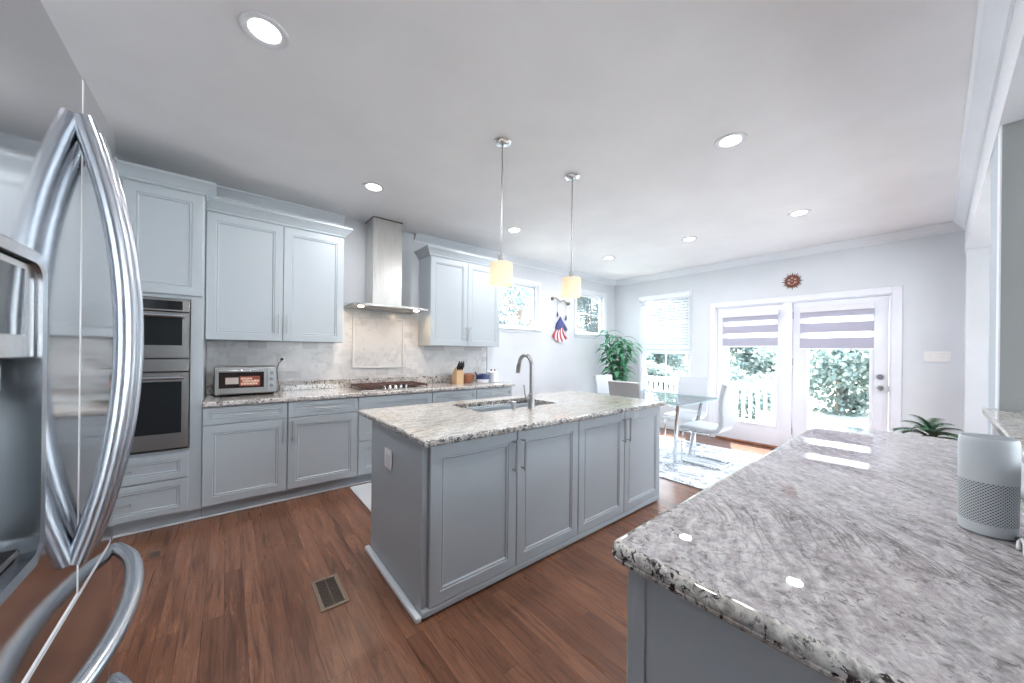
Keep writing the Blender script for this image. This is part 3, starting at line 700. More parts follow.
# toaster oven
def toaster():
    t = thing('toaster_oven', 'small stainless toaster oven with dark glass door on the back counter', 'toaster oven', (-.085, 3.90, 0.9405))
    w, d, h = .445, .28, .262; z0 = .018
    s = MB(); s.box(0, w, .012, d, z0, h, .012, 3); body = s.build('body', st_toast, t)
    f_ = MB(); x1 = w - .075
    f_.box(.006, .030, 0, .0115, z0 + .012, h - .012); f_.box(x1 - .022, x1, 0, .0115, z0 + .012, h - .012); f_.box(.030, x1 - .022, 0, .0115, z0 + .012, z0 + .058); f_.box(.030, x1 - .022, 0, .0115, h - .046, h - .012)
    dr = f_.build('door', st_toast, t)
    MB().box(.030, x1 - .022, .003, .0112, z0 + .058, h - .046).build('window', toastglass, dr)
    hd = MB(); hd.cyl((.03, -.028, h - .030), (x1 - .02, -.028, h - .030), .007, 12); hd.cyl((.05, 0, h - .03), (.05, -.028, h - .03), .005, 8); hd.cyl((x1 - .04, 0, h - .03), (x1 - .04, -.028, h - .03), .005, 8)
    hd.build('handle', st_handle, dr)
    tray = MB(); tray.box(.075, .165, -.001, .0028, .112, .168, .001); tray.build('label_sticker', M('pale_sticker', (0.55, 0.47, 0.44), 0.6), dr)
    MB().box(.172, .318, .0004, .0028, .092, .178, .001).build('tray', M('painted_glow_tray', (0.30, 0.06, 0.04), 0.5), dr)  # dark red colour stands in for the glow inside the oven
    rr = random.Random(3); fd = MB()
    for k in range(16): fd.sph((.190 + ((k % 6) + .5 * ((k // 6) % 2)) * .0205, .0002, .112 + (k // 6) * .0225), .0095 + rr.random() * .003, 10, (1, .12, 1))
    fd.build('snack', [M('warm_snack', (0.75, 0.50, 0.38), 0.5)], dr)
    MB().box(x1 + .004, w - .006, .004, .0115, z0 + .012, h - .012, .002).build('control_panel', M('toaster_panel', (0.36, 0.37, 0.38), 0.35, 0.7), t)
    for zz in (.205, .150, .090):
        k = MB(); k.lathe([(.017, 0), (.017, .006), (.014, .016), (0, .017)], n=16); k.xf(Matrix.Translation(((x1 + w) / 2, .004, zz)) @ Matrix.Rotation(PI / 2, 4, 'X')); k.build('knob', greypl, t)
    for xx in (.03, w - .03):
        for yy in (.04, d - .03): MB().cyl((xx, yy, 0.0), (xx, yy, z0), .012, 10).build('foot', blackpl, t)
    return t
to_ = toaster()
pl = thing('power_outlet', 'white outlet on the tiled backsplash right of the toaster oven', 'outlet', (.43, YW - .0115, 1.235))
MB().box(-.037, .037, -.006, 0, -.058, .058, .002).build('plate', ivory, pl)
for zz in (-.024, .024): MB().box(-.016, .016, -.009, -.0062, zz - .014, zz + .014, .003).build('socket', whitepl, pl)
cord = MB(); pts = [(.43, YW - .036, 1.262), (.425, YW - .05, 1.25), (.405, YW - .05, 1.225), (.385, YW - .06, 1.16), (.395, YW - .07, 1.05), (.41, YW - .08, .965), (.40, YW - .10, .9475), (.375, YW - .07, .9475)]
cord.tube(pts, .0035, 8); cord.cyl((.43, YW - .0215, 1.262), (.43, YW - .042, 1.262), .013, 12)
cord.move(.085, -3.90, -.9405); cord.build('power_cord', blackpl, to_)

# knife block
def knife_block():
    k = thing('knife_block', 'light wooden knife block full of black handled knives on the back counter', 'knife block', (2.31, 3.95, 0.9405))
    b = MB(); b.prism([(0, 0), (.13, 0), (.13, .10), (.04, .215), (0, .17)], (.105, 0, 0), (0, 0, 0), (0, 1, 0), (0, 0, 1)); b.xf(Matrix.Translation((-.0, 0, 0))); b.build('block', blockwood, k, 20)
    d = Vector((0, -.60, .80)).normalized(); 
    for r_, (zb, yb) in enumerate(((.176, .008), (.192, .020), (.205, .031))):
        for c_ in range(3):
            p = Vector((.02 + c_ * .032, yb, zb)); L_ = .085 + .012 * r_
            m = MB(); m.tube([p, p + d * L_ * .5, p + d * L_], [.0085, .0075, .0095], 8); m.build('knife_handle', blackpl, k)
knife_block()
bk = thing('wooden_bowl', 'reddish wooden bowl beside the knife block', 'bowl', (2.52, 4.02, 0.9405))
MB().lathe([(.05, 0), (.055, .004), (.085, .06), (.095, .115), (.088, .115), (.078, .06), (.045, .012), (0, .01)], n=24).build('shell', redwood, bk)
MB().lathe([(.095, .108), (.099, .113), (.097, .120), (.089, .120), (.088, .113)], n=24, caps=False).build('rim', M('rim_wood', (0.5, 0.24, 0.15), 0.45), bk)
nb = thing('casserole', 'navy blue lidded casserole beside the silver canister', 'pot', (2.70, 3.92, 0.9405))
MB().lathe([(.07, 0), (.082, .01), (.085, .045), (.088, .05), (.08, .05), (.075, .012), (0, .01)], n=24).build('dish', ceramic, nb)
MB().lathe([(.089, .0505), (.092, .06), (.088, .105), (.05, .122), (0, .125)], n=24).build('lid', navy, nb)
hn = MB(); hn.tube([(-.085, 0, .085), (-.115, -.01, .12), (-.14, -.02, .145)], .009, 8); hn.build('handle', navy, nb)
sv = thing('canister', 'silver grey lidded canister at the right end of the back counter', 'canister', (2.90, 3.96, 0.9405))
MB().lathe([(.075, 0), (.085, .006), (.085, .125), (.078, .13), (0, .13)], n=28).build('body', silverlid, sv)
MB().lathe([(.0875, .1265), (.0875, .142), (.07, .15), (.0, .152)], n=28).build('lid', ceramic, sv)
for xx in (-.03, .03): MB().sph((xx, 0, .166), .013, 10).build('knob', rust, sv)

# ------------------------------------------------------------------ island
isl = thing('kitchen_island', 'long grey kitchen island with four panel doors and beadboard end', 'island', (0, 0, 0))
IX0, IX1, IY0, IY1 = 0.80, 3.115, 1.642, 2.44
b = MB(); b.box(IX0, IX1, IY0, IY0 + .02, 0.05, 0.884); b.box(IX0, IX1, IY1 - .02, IY1, 0.0, 0.884); b.box(IX1 - .02, IX1, IY0 + .02, IY1 - .02, 0.05, 0.884); b.box(IX0, IX1 - .02, IY0 + .02, IY1 - .02, 0.05, 0.07)
b.box(IX0, IX0 + .02, IY0 + .02, IY1 - .02, .07, .884)
b.build('body', cab, isl)
MB().box(0.770, IX0 - .0005, IY0 + .004, IY1, 0.0, 0.884).build('end_panel', beadm, isl, label='beadboard end panel')
MB().box(0.735, 0.7675, IY0 - .018, IY1 + .02, 0, 0.030, .008, 2).build('shoe_moulding', trimm, isl)
MB().box(0.768, IX1 + .002, IY0 - .020, IY0 + .06, 0.012, 0.047, .004).build('base_rail', cab, isl)
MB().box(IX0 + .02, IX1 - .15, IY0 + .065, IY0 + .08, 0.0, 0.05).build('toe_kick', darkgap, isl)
dw = (IX1 - IX0) / 4
for k in range(4):
    add_door(isl, IX0 + k * dw + .003, 0.052, dw - .006, 0.822, ('r' if k % 2 == 0 else 'l', 0.735), y=IY0 - .0005, hl=0.17)
iw = thing('wall_outlet', 'white outlet plate on the beadboard end of the island', 'outlet', (0.767, 2.11, 0.703), -PI / 2)
MB().box(-.058, .058, -.006, 0, -.058, .058, .002).build('plate', ivory, iw)
for xx in (-.023, .023): MB().box(xx - .015, xx + .015, -.0085, -.0062, -.032, .032, .002).build('socket', whitepl, iw)

def counter_with_hole(name, mat, root, x0, x1, y0, y1, z0, z1, hole, r=0.012):
    mb = MB(); hx0, hx1, hy0, hy1 = hole
    n = 6; rings = []
    def ring(ins, z): return [mb.bm.verts.new(p) for p in ((x0 + ins, y0 + ins, z), (x1 - ins, y0 + ins, z), (x1 - ins, y1 - ins, z), (x0 + ins, y1 - ins, z))]
    hz = lambda z: [mb.bm.verts.new(p) for p in ((hx0, hy0, z), (hx1, hy0, z), (hx1, hy1, z), (hx0, hy1, z))]
    prof = [(r * .6, z0)] + [(r - r * math.sin(t), (z1 - r) + r * (1 - math.cos(t)) if False else z1 - r + r * math.cos(t)) for t in (PI / 2, PI / 3, PI / 6, 0)]
    prof = [(r * .6, z0), (0, z0 + r * .6), (0, z1 - r), (r * .14, z1 - r * .5), (r * .5, z1 - r * .14), (r, z1)]
    seq = [hz(z0)] + [ring(a, z) for a, z in prof] + [hz(z1)]
    for A, B in zip(seq, seq[1:]):
        for i in range(4): mb.bm.faces.new((A[i], A[(i + 1) % 4], B[(i + 1) % 4], B[i]))
    A, B = seq[-1], seq[0]
    for i in range(4): mb.bm.faces.new((A[i], A[(i + 1) % 4], B[(i + 1) % 4], B[i]))
    mb.bm.normal_update()
    for f_ in mb.bm.faces: f_.material_index = 0 if abs(f_.normal.z) > .97 else 1
    return mb.build(name, mat, root, 40)
HOLE = (1.43, 2.24, 2.10, 2.53)
ict = counter_with_hole('countertop', [gran_isl, gran_edge], None, 0.752, 3.14, 1.578, 2.715, 0.8855, 0.920, HOLE)
tag(ict, 'speckled granite worktop on the island, with an undermount sink cut in', 'countertop')
sk = thing('sink', 'stainless undermount sink set into the island worktop', 'sink', (0, 0, 0))
s = MB(); hx0, hx1, hy0, hy1 = HOLE; o = .012
seq = []
for (ins, z) in ((-.03, .8845), (-o, .8845), (-o + .004, .86), (-o + .012, .70), (.02, .685)):
    seq.append([s.bm.verts.new(p) for p in ((hx0 + ins, hy0 + ins, z), (hx1 - ins, hy0 + ins, z), (hx1 - ins, hy1 - ins, z), (hx0 + ins, hy1 - ins, z))])
for A, B in zip(seq, seq[1:]):
    for i in range(4): s.bm.faces.new((A[i], A[(i + 1) % 4], B[(i + 1) % 4], B[i]))
s.bm.faces.new(seq[-1]); s.build('basin', st_sink, sk)
MB().lathe([(.045, .6855), (.045, .690), (.03, .688), (0, .688)], (1.83, 2.33, 0), 20).build('drain', nickel, sk)
def faucet():
    f = thing('faucet', 'brushed nickel gooseneck faucet on the island beside the sink', 'faucet', (1.838, 2.0, 0.920))
    MB().lathe([(.030, 0), (.030, .006), (.026, .012), (.025, .11), (.021, .118), (.0175, .125)], n=22).build('base', nickel, f)
    pts = [(0, 0, .12), (0, 0, .22), (0, 0, .33)]
    R = .076
    for k in range(1, 13): a = PI * k / 12 * .90; pts.append((0, R - R * math.cos(a), .33 + R * 1.15 * math.sin(a)))
    MB().tube(pts, .016, 14).build('neck', nickel, f)
    sp = MB(); sp.tube([(0, .1483, .356), (0, .157, .322), (0, .162, .272)], [.017, .020, .018], 14); sp.build('spray_head', nickel, f)
    hb = MB(); hb.cyl((0, 0, .085), (-.052, .012, .085), .014, 14); hb.tube([(-.048, .012, .085), (-.056, .013, .13), (-.066, .014, .19)], [.0075, .006, .005], 10)
    hb.build('lever', nickel, f)
faucet()
so = thing('soap_dispenser', 'short brushed nickel soap dispenser on the island left of the faucet', 'soap dispenser', (1.69, 2.035, 0.920))
MB().lathe([(.022, 0), (.022, .005), (.016, .010), (.016, .045), (.019, .048), (.019, .065), (0, .068)], n=18).build('body', nickel, so)
MB().tube([(0, 0, .056), (0, .03, .058), (0, .06, .050)], .006, 8).build('spout', nickel, so)

# ------------------------------------------------------------------ peninsula
pen = thing('peninsula', 'grey peninsula cabinet run in the right foreground under pale granite', 'cabinet', (0, 0, 0))
MB().box(0.735, 3.00, -.18, .440, 0.10, .874).build('body', cab, pen)
MB().box(0.80, 2.95, -.18, .38, 0.0, .10).build('toe_kick', kick, pen)
MB().box(0.731, 0.7348, -.17, .405, 0.0, .874).build('end_panel', cab, pen)
MB().box(0.728, 0.7346, .410, .440, 0.0, .874, .001).build('end_stile', cab, pen)
for k in range(4):
    w = (3.0 - .735) / 4; d = door_panel(w - .006, .74).xf(Matrix.Translation((.738 + (k + 1) * w - .006 - .0, .4405, .115)) @ Matrix.Rotation(PI, 4, 'Z')).build('door', cab, pen, 25)
    hx = .738 + k * w + (.035 if k % 2 else w - .045)
    hm = MB(); hm.cyl((hx, .495, .66), (hx, .495, .84), .0055, 10); hm.cyl((hx, .461, .68), (hx, .495, .68), .0045, 8); hm.cyl((hx, .461, .82), (hx, .495, .82), .0045, 8)
    hm.build('handle', pull, d, label='brushed nickel bar pull')
def ogee_slab(x0, x1, y0, y1, z0, z1, cr):
    """slab with rounded plan corners and a full bullnose / ogee edge"""
    mb = MB(); h = z1 - z0
    prof = [(.012, 0.0), (.004, .05), (0.0, .16), (0.0, .30), (.0022, .335), (.0022, .37), (.001, .45), (.0015, .62), (.005, .80), (.011, .93), (.022, 1.0)]
    def ring(ins, z):
        v = []; n = 8; c = cr
        for (cx, cy, a0) in ((x1 - c, y1 - c, 0), (x0 + c, y1 - c, PI / 2), (x0 + c, y0 + c, PI), (x1 - c, y0 + c, 3 * PI / 2)):
            for i in range(n + 1):
                a = a0 + PI / 2 * i / n; rr = c - ins; v.append(mb.bm.verts.new((cx + rr * math.cos(a), cy + rr * math.sin(a), z)))
        return v
    rs = [ring(a, z0 + h * b) for a, b in prof]; k = len(rs[0])
    for A, B in zip(rs, rs[1:]):
        for i in range(k): mb.bm.faces.new((A[i], A[(i + 1) % k], B[(i + 1) % k], B[i]))
    mb.bm.faces.new(list(reversed(rs[0]))); mb.bm.faces.new(rs[-1])
    for f_ in mb.bm.faces: f_.material_index = 1
    mb.bm.faces.ensure_lookup_table(); mb.bm.faces[-1].material_index = 0
    return mb
pc = ogee_slab(0.698, 3.06, -.182, .497, .8745, .915, .045).build('countertop', [gran_pen, gran_edge], None, 50)
tag(pc, 'large pale veined granite worktop with moulded edge in the right foreground', 'countertop')
ld = thing('bar_ledge', 'raised granite bar ledge on the half wall behind the white purifier', 'ledge', (0, 0, 0))
MB().box(2.60, 2.64, -.1845, -.155, .995, 1.070, .004).build('bracket', trimm, ld)
m = MB(); slab(m, 0.93, 2.928, -.48, -.150, 1.0705, 1.103, .008); slab(m, 2.90, 3.02, -.1935, -.150, 1.0705, 1.103, .006); m.build('slab', gran_back, ld)

# air purifier
def purifier():
    R = .047; p = thing('air_purifier', 'white cylindrical air purifier with perforated lower half on the granite peninsula', 'air purifier', (1.505, -.085, 0.9155))
    MB().lathe([(R - .004, 0), (R - .003, .004)], n=40, sy=1).build('foot_ring', greypl, p)
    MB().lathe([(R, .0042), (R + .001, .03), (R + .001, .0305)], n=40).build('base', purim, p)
    MB().lathe([(R + .0005, .031), (R + .0005, .132)], n=48).build('grille', perfm, p, label='perforated lower half')
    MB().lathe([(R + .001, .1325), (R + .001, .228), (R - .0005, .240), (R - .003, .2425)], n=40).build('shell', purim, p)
    MB().lathe([(R - .0032, .2395), (R - .0032, .2432), (0, .2432)], n=40).build('top_panel', greypl, p)
    return p
pu_ = purifier()
c1 = MB(); c1.tube([(1.475, -.128, .925), (1.435, -.136, .936), (1.38, -.141, .927), (1.30, -.143, .9215), (1.1, -.145, .9215)], .006, 8)
c1.move(-1.505, .085, -.9155); c1.build('power_cord', blackpl, pu_)
c2 = MB(); c2.tube([(1.415, -.122, .9195), (1.432, -.124, .932), (1.425, -.128, .941), (1.405, -.130, .936), (1.39, -.129, .9215), (1.30, -.128, .9195), (1.1, -.128, .9195)], .0032, 8)
tag(c2.build('charging_cable', whitepl), 'white cable looped in front of the dark cord on the peninsula', 'cable')

# ------------------------------------------------------------------ refrigerator (faces +x)
def fridge():
    r = thing('refrigerator', 'large stainless french door refrigerator at the left edge with bowed handles', 'refrigerator', (-.20, .502, 0), PI / 2)
    Wd = .91; zt = 1.835; zb = .925
    MB().box(.004, Wd - .004, .106, .76, .04, 1.80, .004).build('body', greypl, r)
    MB().box(.01, Wd - .01, .09, .74, 0.0, .04).build('plinth', blackpl, r)
    MB().box(.4527, .4573, .001, .064, zb + .002, zt - .004).build('gasket', gasket, r)
    T = .10
    def front(x):          # contoured steel fronts: flat by the middle, rolling back to the outer edges
        d_ = x - .455
        return max(0, d_ - .2) ** 2 / 1.0 + max(0, -d_ - .385) ** 2 / .16
    def contoured(x0, x1, z0, z1, inset=0.0):
        xs = [x0 + (x1 - x0) * i / 40 for i in range(41)]
        return MB().prism([(x0, T)] + [(x, front(x) + inset) for x in xs] + [(x1, T)], (0, 0, z1 - z0), (0, 0, z0))
    contoured(.006, Wd - .006, .9165, .9245, .003).build('gasket', gasket, r)
    contoured(.006, Wd - .006, .5975, .6045, .003).build('gasket', gasket, r)
    # left door with dispenser opening
    hx0, hx1, hz0, hz1 = .075, .277, 1.078, 1.474
    x0, x1 = .003, .4525
    d = MB(); t = T; e = .006
    outer = [[d.bm.verts.new(p) for p in ((x0 + i, y, zb + i), (x1 - i, y, zb + i), (x1 - i, y, zt - i), (x0 + i, y, zt - i))] for i, y in ((0, t), (0, e), (.0018, .0018), (e, 0))]
    hole = [[d.bm.verts.new(p) for p in ((hx0, y, hz0), (hx1, y, hz0), (hx1, y, hz1), (hx0, y, hz1))] for y in (0.0, .052)]
    seq = outer + hole
    for A, B in zip(seq, seq[1:]):
        for i in range(4): d.bm.faces.new((A[i], A[(i + 1) % 4], B[(i + 1) % 4], B[i]))
    d.bm.faces.new(list(reversed(outer[0]))); d.bm.faces.new(hole[-1])
    dl = d.build('door', st_door, r, 40)
    # dispenser
    bz = MB(); w_ = .018
    def rr(x0, x1, z0, z1, rad, n=5):
        v = []
        for cx, cz, a0 in ((x1 - rad, z1 - rad, 0), (x0 + rad, z1 - rad, PI / 2), (x0 + rad, z0 + rad, PI), (x1 - rad, z0 + rad, 3 * PI / 2)):
            for i in range(n + 1): a = a0 + PI / 2 * i / n; v.append((cx + rad * math.cos(a), cz + rad * math.sin(a)))
        return v
    A = rr(hx0 - .009, hx1 + .009, hz0 - .012, hz1 + .012, .03); B = rr(hx0 + .002, hx1 - .002, hz0 + .003, hz1 - .003, .024)
    ya = [(A, -.0003), (A, -.004), (rr(hx0 - .006, hx1 + .006, hz0 - .009, hz1 + .009, .028), -.006), (B, -.004), (B, .03)]
    rg = [[bz.bm.verts.new((x, y, z)) for x, z in P] for P, y in ya]
    for P, Q in zip(rg, rg[1:]):
        k = len(P)
        for i in range(k): bz.bm.faces.new((P[i], P[(i + 1) % k], Q[(i + 1) % k], Q[i]))
    bz.build('dispenser_bezel', st_handle, dl)
    MB().box(hx0 + .006, hx1 - .006, .0448, .0515, hz0 + .004, 1.345).build('dispenser_recess', dispdark, dl)
    MB().box(hx0 + .006, hx1 - .006, .002, .044, 1.345, hz1 - .005, .002).build('control_panel', st_oven, dl)
    MB().box(hx0 + .02, hx1 - .045, -.001, .0018, 1.375, hz1 - .016).build('display', blackglass, dl)
    MB().box(.10, .21, .008, .043, 1.30, 1.3445, .008, 2).cyl((.155, .025, 1.275), (.155, .025, 1.30), .022, 16).build('nozzle', M('pale_plastic', (0.6, 0.65, 0.68), 0.3), dl)
    MB().box(hx0 + .01, hx1 - .01, .012, .044, hz0 + .005, hz0 + .014).build('drip_tray', blackpl, dl)
    dbox = contoured
    dr = dbox(.4575, Wd - .003, zb, zt).build('door', st_door, r)
    dm = dbox(.003, Wd - .003, .605, .916).build('drawer', st_door, r)
    db = dbox(.003, Wd - .003, .055, .597).build('drawer', st_door, r)
    def bow(p0, p1, out, n=22):
        p0, p1 = Vector(p0), Vector(p1); pts = []
        for i in range(n + 1):
            s_ = i / n; q = p0.lerp(p1, s_); u = 2 * s_ - 1; q.y = front(q.x) * abs(u) - out * (1 - abs(u) ** 2.1) - .004; pts.append(q)
        return pts
    for par, xc in ((dl, .424), (dr, .487)):
        m = MB(); m.tube(bow((xc, 0, .995), (xc, 0, 1.752), .054), .0135, 16, rx=.015, up=(0, -1, 0))
        m.build('handle', st_handle, par)
    for par, zc in ((dm, .872), (db, .552)):
        m = MB(); m.tube(bow((.150, 0, zc), (.765, 0, zc), .055), .012, 16, rx=.015, up=(0, -1, 0))
        m.build('handle', st_handle, par)
fridge()

# ------------------------------------------------------------------ lights in the ceiling
def recessed(proto=None):
    r = thing('recessed_light', '', 'ceiling light', (0, 0, CE))
    MB().lathe([(.098, 0.0), (.098, -.006), (.090, -.009), (.066, -.004), (.062, -.001)], n=32, caps=False).build('trim_ring', whitepl, r)
    MB().cyl((0, 0, -.004), (0, 0, -.0005), .0615, 32).build('lens', lens_m, r)
    lamp('lamp_light', 'AREA', RECESSED_W, (0, 0, -.012), .13, (1, .99, .98), r)
    return r
rl = recessed()
spots = [((.123, 2.003), 'round lit recessed ceiling light nearest the refrigerator, largest in view'),
         ((1.02, 3.262), 'round lit recessed ceiling light in front of the left wall cabinet'),
         ((2.70, .921), 'round lit recessed ceiling light above the granite peninsula'),
         ((2.692, 3.272), 'round lit recessed ceiling light in front of the right wall cabinet'),
         ((4.61, .922), 'round lit recessed ceiling light in front of the glazed patio door, nearest the sun ornament'),
         ((4.61, 2.04), 'round lit recessed ceiling light above the glass dining table'),
         ((4.605, 3.262), 'round lit recessed ceiling light farthest from the camera, by the room corner'),
         ((1.02, .92), 'unseen recessed ceiling light added overhead to balance the light near the peninsula')]  # fixture out of view, added to even out the room light
for i, ((x, y), lab) in enumerate(spots):
    q = rl if i == 0 else copy_tree(rl)
    q.location = (x, y, CE); tag(q, lab, 'ceiling light', 'recessed ceiling lights')

def pendant(x, y, label):
    p = thing('pendant_light', label, 'pendant lamp', (x, y, CE), group='pendant lamps over the island')
    MB().lathe([(.062, 0), (.062, -.012), (.050, -.024), (.018, -.028), (.010, -.040), (0, -.040)], n=28).build('canopy', chrome, p)
    MB().cyl((0, 0, -.036), (0, 0, -.835), .0058, 12).build('rod', nickel, p)
    MB().lathe([(.010, -.80), (.020, -.81), (.022, -.85), (.012, -.858), (0, -.858)], n=18).build('socket_cap', nickel, p)
    sh = MB(); sh.lathe([(.012, -.859), (.060, -.860), (.078, -.862), (.081, -.870), (.081, -1.020), (.077, -1.020), (.077, -.872), (.012, -.866)], n=40, caps=False); sh.build('lamp_shade', shade_m, p)
    MB().lathe([(.0, -.885), (.018, -.89), (.026, -.92), (.024, -.95), (0, -.965)], n=18).build('bulb', bulb_m, p)
    lamp('lamp_light', 'POINT', PENDANT_W, (0, 0, -.985), .03, (1, .82, .6), p)
pendant(1.490, 1.952, 'lit pendant lamp with drum shade, nearer one over the island')
pendant(2.236, 1.955, 'lit pendant lamp with drum shade, over the sink end towards the windows')

# ------------------------------------------------------------------ shades and blind
def zebra(y0, y1, z0, z1, label):
    w = y1 - y0
    r = thing('roller_shade', label, 'window shade', (XW - .012, y1, z0), -PI / 2)
    h = z1 - z0
    MB().box(-.008, w + .008, -.052, 0, h - .055, h + .018, .006, 2).build('headrail', M('shade_rail', (0.74, 0.73, 0.80), 0.5), r)
    bands = [(.055, .185, 'o'), (.185, .315, 's'), (.315, .51, 'o'), (.51, .64, 's'), (.64, .90, 'o')]
    hh = h - .0
    bounds = [(0.0, .245, opaque_m), (.245, .385, sheer_m), (.385, .615, opaque_m), (.615, .755, sheer_m), (.755, .905, opaque_m)]
    f_ = MB(); mats = [opaque_m, sheer_m]
    for a, b_, m_ in bounds:
        f_.mi = 0 if m_ is opaque_m else 1; f_.box(0, w, -.030, -.0285, .022 + a * (h - .07) / .905, .022 + b_ * (h - .07) / .905)
    f_.build('fabric', mats, r, 0)
    MB().box(-.002, w + .002, -.038, -.022, 0, .022, .005, 2).build('bottom_rail', whitepl, r)
zebra(1.462, 2.190, 1.478, 2.005, 'half lowered striped roller shade on the left fixed patio door')
zebra(.492, 1.212, 1.440, 2.010, 'half lowered striped roller shade on the right patio door with knob')
vb = thing('venetian_blind', 'white slatted venetian blind half lowered over the tall window', 'window blind', (XW - .010, 3.665, 1.36), -PI / 2)
MB().box(0, .97, -.055, 0, 1.03, 1.085, .004).build('headrail', whitepl, vb)
s = MB()
for k in range(20):
    z = .05 + k * .0495
    m_ = MB(); m_.box(.004, .966, -.025, .025, -.0014, .0014); m_.xf(Matrix.Translation((0, -.028, z)) @ Matrix.Rotation(math.radians(58), 4, 'X'))
    me = bpy.data.meshes.new('tmp'); m_.bm.to_mesh(me); m_.bm.free(); s.bm.from_mesh(me); bpy.data.meshes.remove(me)
s.build('slats', slat_m, vb, 0)
MB().box(0, .97, -.050, -.006, 0.0, .024, .004).build('bottom_rail', whitepl, vb)
lc = MB()
for xx in (.16, .81): lc.cyl((xx, -.0575, .02), (xx, -.0575, 1.04), .0012, 6)
lc.build('ladder_cord', whitepl, vb)

# ------------------------------------------------------------------ wall items
sw = thing('light_switch', 'pale four-gang light switch plate on the far wall right of the door', 'light switch', (XW - .001, 0.0, 1.362), -PI / 2)
MB().box(-.095, .095, -.006, 0, -.058, .058, .002).build('plate', ivory, sw)
for k in range(4): MB().box(-.075 + k * .046 - .005 + .006, -.075 + k * .046 + .005 + .006, -.013, -.0062, -.010, .012, .002).build('toggle', whitepl, sw)
so_ = thing('sun_ornament', 'copper red sun face ornament hung on the far wall above the doors', 'wall ornament', (XW - .002, 1.31, 2.415), -PI / 2)
d = MB(); d.lathe([(.080, 0), (.082, .006), (.070, .014), (.045, .022), (0, .026)], n=28); d.xf(Matrix.Rotation(PI / 2, 4, 'X')); disc = d.build('disc', rust, so_)
ra = MB()
for k in range(24):
    a = 2 * PI * k / 24; L_ = .128 if k % 2 == 0 else .108; n_ = Vector((math.cos(a), 0, math.sin(a))); t_ = Vector((-math.sin(a), 0, math.cos(a)))
    w_ = .012; ba = n_ * .074
    vs = [ra.bm.verts.new(p) for p in (ba - t_ * w_ + Vector((0, -.002, 0)), ba + t_ * w_ + Vector((0, -.002, 0)), n_ * L_ + Vector((0, -.004, 0)), ba + Vector((0, -.012, 0)))]
    for q in ((0, 1, 3), (1, 2, 3), (2, 0, 3), (0, 2, 1)): ra.bm.faces.new([vs[i] for i in q])
ra.build('ray', rust, so_)
fc = MB()
for (x, z, r_) in ((-.034, .020, .017), (.034, .020, .017), (0, -.002, .013), (-.036, -.022, .018), (.036, -.022, .018), (0, .044, .016)): fc.sph((x, -.022, z), r_, 12, (1, .45, .8))
fc.tube([(-.028, -.026, -.040), (-.01, -.029, -.048), (.01, -.029, -.048), (.028, -.026, -.040)], .005, 8)
fc.build('face', copperhi, so_)

hk = thing('wall_hook_rail', 'small bronze scrolled hook rail on the wall between the two square windows', 'hook rail', (4.36, YW - .001, 2.30))
b = MB(); b.cyl((0, 0, .0), (0, -.012, 0), .032, 16); b.cyl((.40, 0, -.05), (.40, -.012, -.05), .032, 16); b.build('rosette', bronze, hk)
b = MB(); pts = []
for k in range(25): t = k / 24; pts.append((.40 * t, -.035 - .010 * math.sin(PI * t), -.05 * t + .018 * math.sin(4 * PI * t)))
b.tube(pts, .009, 10); b.sph((-.012, -.035, .002), .018, 12); b.sph((.412, -.035, -.052), .018, 12); b.cyl((0, -.012, 0), (0, -.035, 0), .008, 10); b.cyl((.40, -.012, -.05), (.40, -.035, -.05), .008, 10)
b.build('scroll_bar', bronze, hk)
fl = thing('hanging_ornament', 'red white and blue horse head shaped ornament hanging from the bronze hook rail', 'wall ornament', (4.57, YW - .012, 1.60))
cr = MB(); cr.tube([(-.10, -.012, .685), (-.10, -.010, .46), (-.09, -.008, .40)], .003, 6); cr.tube([(.12, -.012, .66), (.12, -.010, .42), (.10, -.008, .36)], .003, 6)
cr.build('cord', M('hanging_cord', (0.5, 0.5, 0.55), 0.7), fl)
cr = MB(); cr.tube([(-.10, -.016, .47), (-.098, -.016, .42), (-.10, -.016, .385)], [.008, .016, .006], 8); cr.tube([(.12, -.016, .43), (.122, -.016, .38), (.12, -.016, .335)], [.008, .016, .006], 8)
cr.build('tassel', rustblue, fl)
def pris(poly, mat, name, y0=-.016, t=.014): return MB().prism(poly, (0, t, 0), (0, y0, 0), (1, 0, 0), (0, 0, 1)).build(name, mat, fl, 0)
pris([(-.135, .18), (-.12, .27), (-.06, .34), (-.015, .40), (.015, .345), (.06, .30), (.15, .205), (.165, .165), (.13, .15), (.06, .215), (.02, .22), (-.02, .17), (-.07, .15)], rustblue, 'blue_head')
for k in range(7):
    a0, a1 = k / 7, (k + 1) / 7
    def pt_(t, e):  # fan of curved stripes below the head
        top = Vector((-.12 + .16 * t, .155 + .05 * t)); bot = Vector((-.20 + .36 * t, .02 - .07 * math.sin(PI * t)))
        return (top * (1 - e) + bot * e + Vector((-.035 * math.sin(PI * e), 0)))
    poly = [tuple(pt_(a0, e)) for e in (0, .35, .7, 1)] + [tuple(pt_(a1, e)) for e in (1, .7, .35, 0)]
    pris(poly, flagred if k % 2 == 0 else flagwhite, 'red_stripe' if k % 2 == 0 else 'white_stripe')

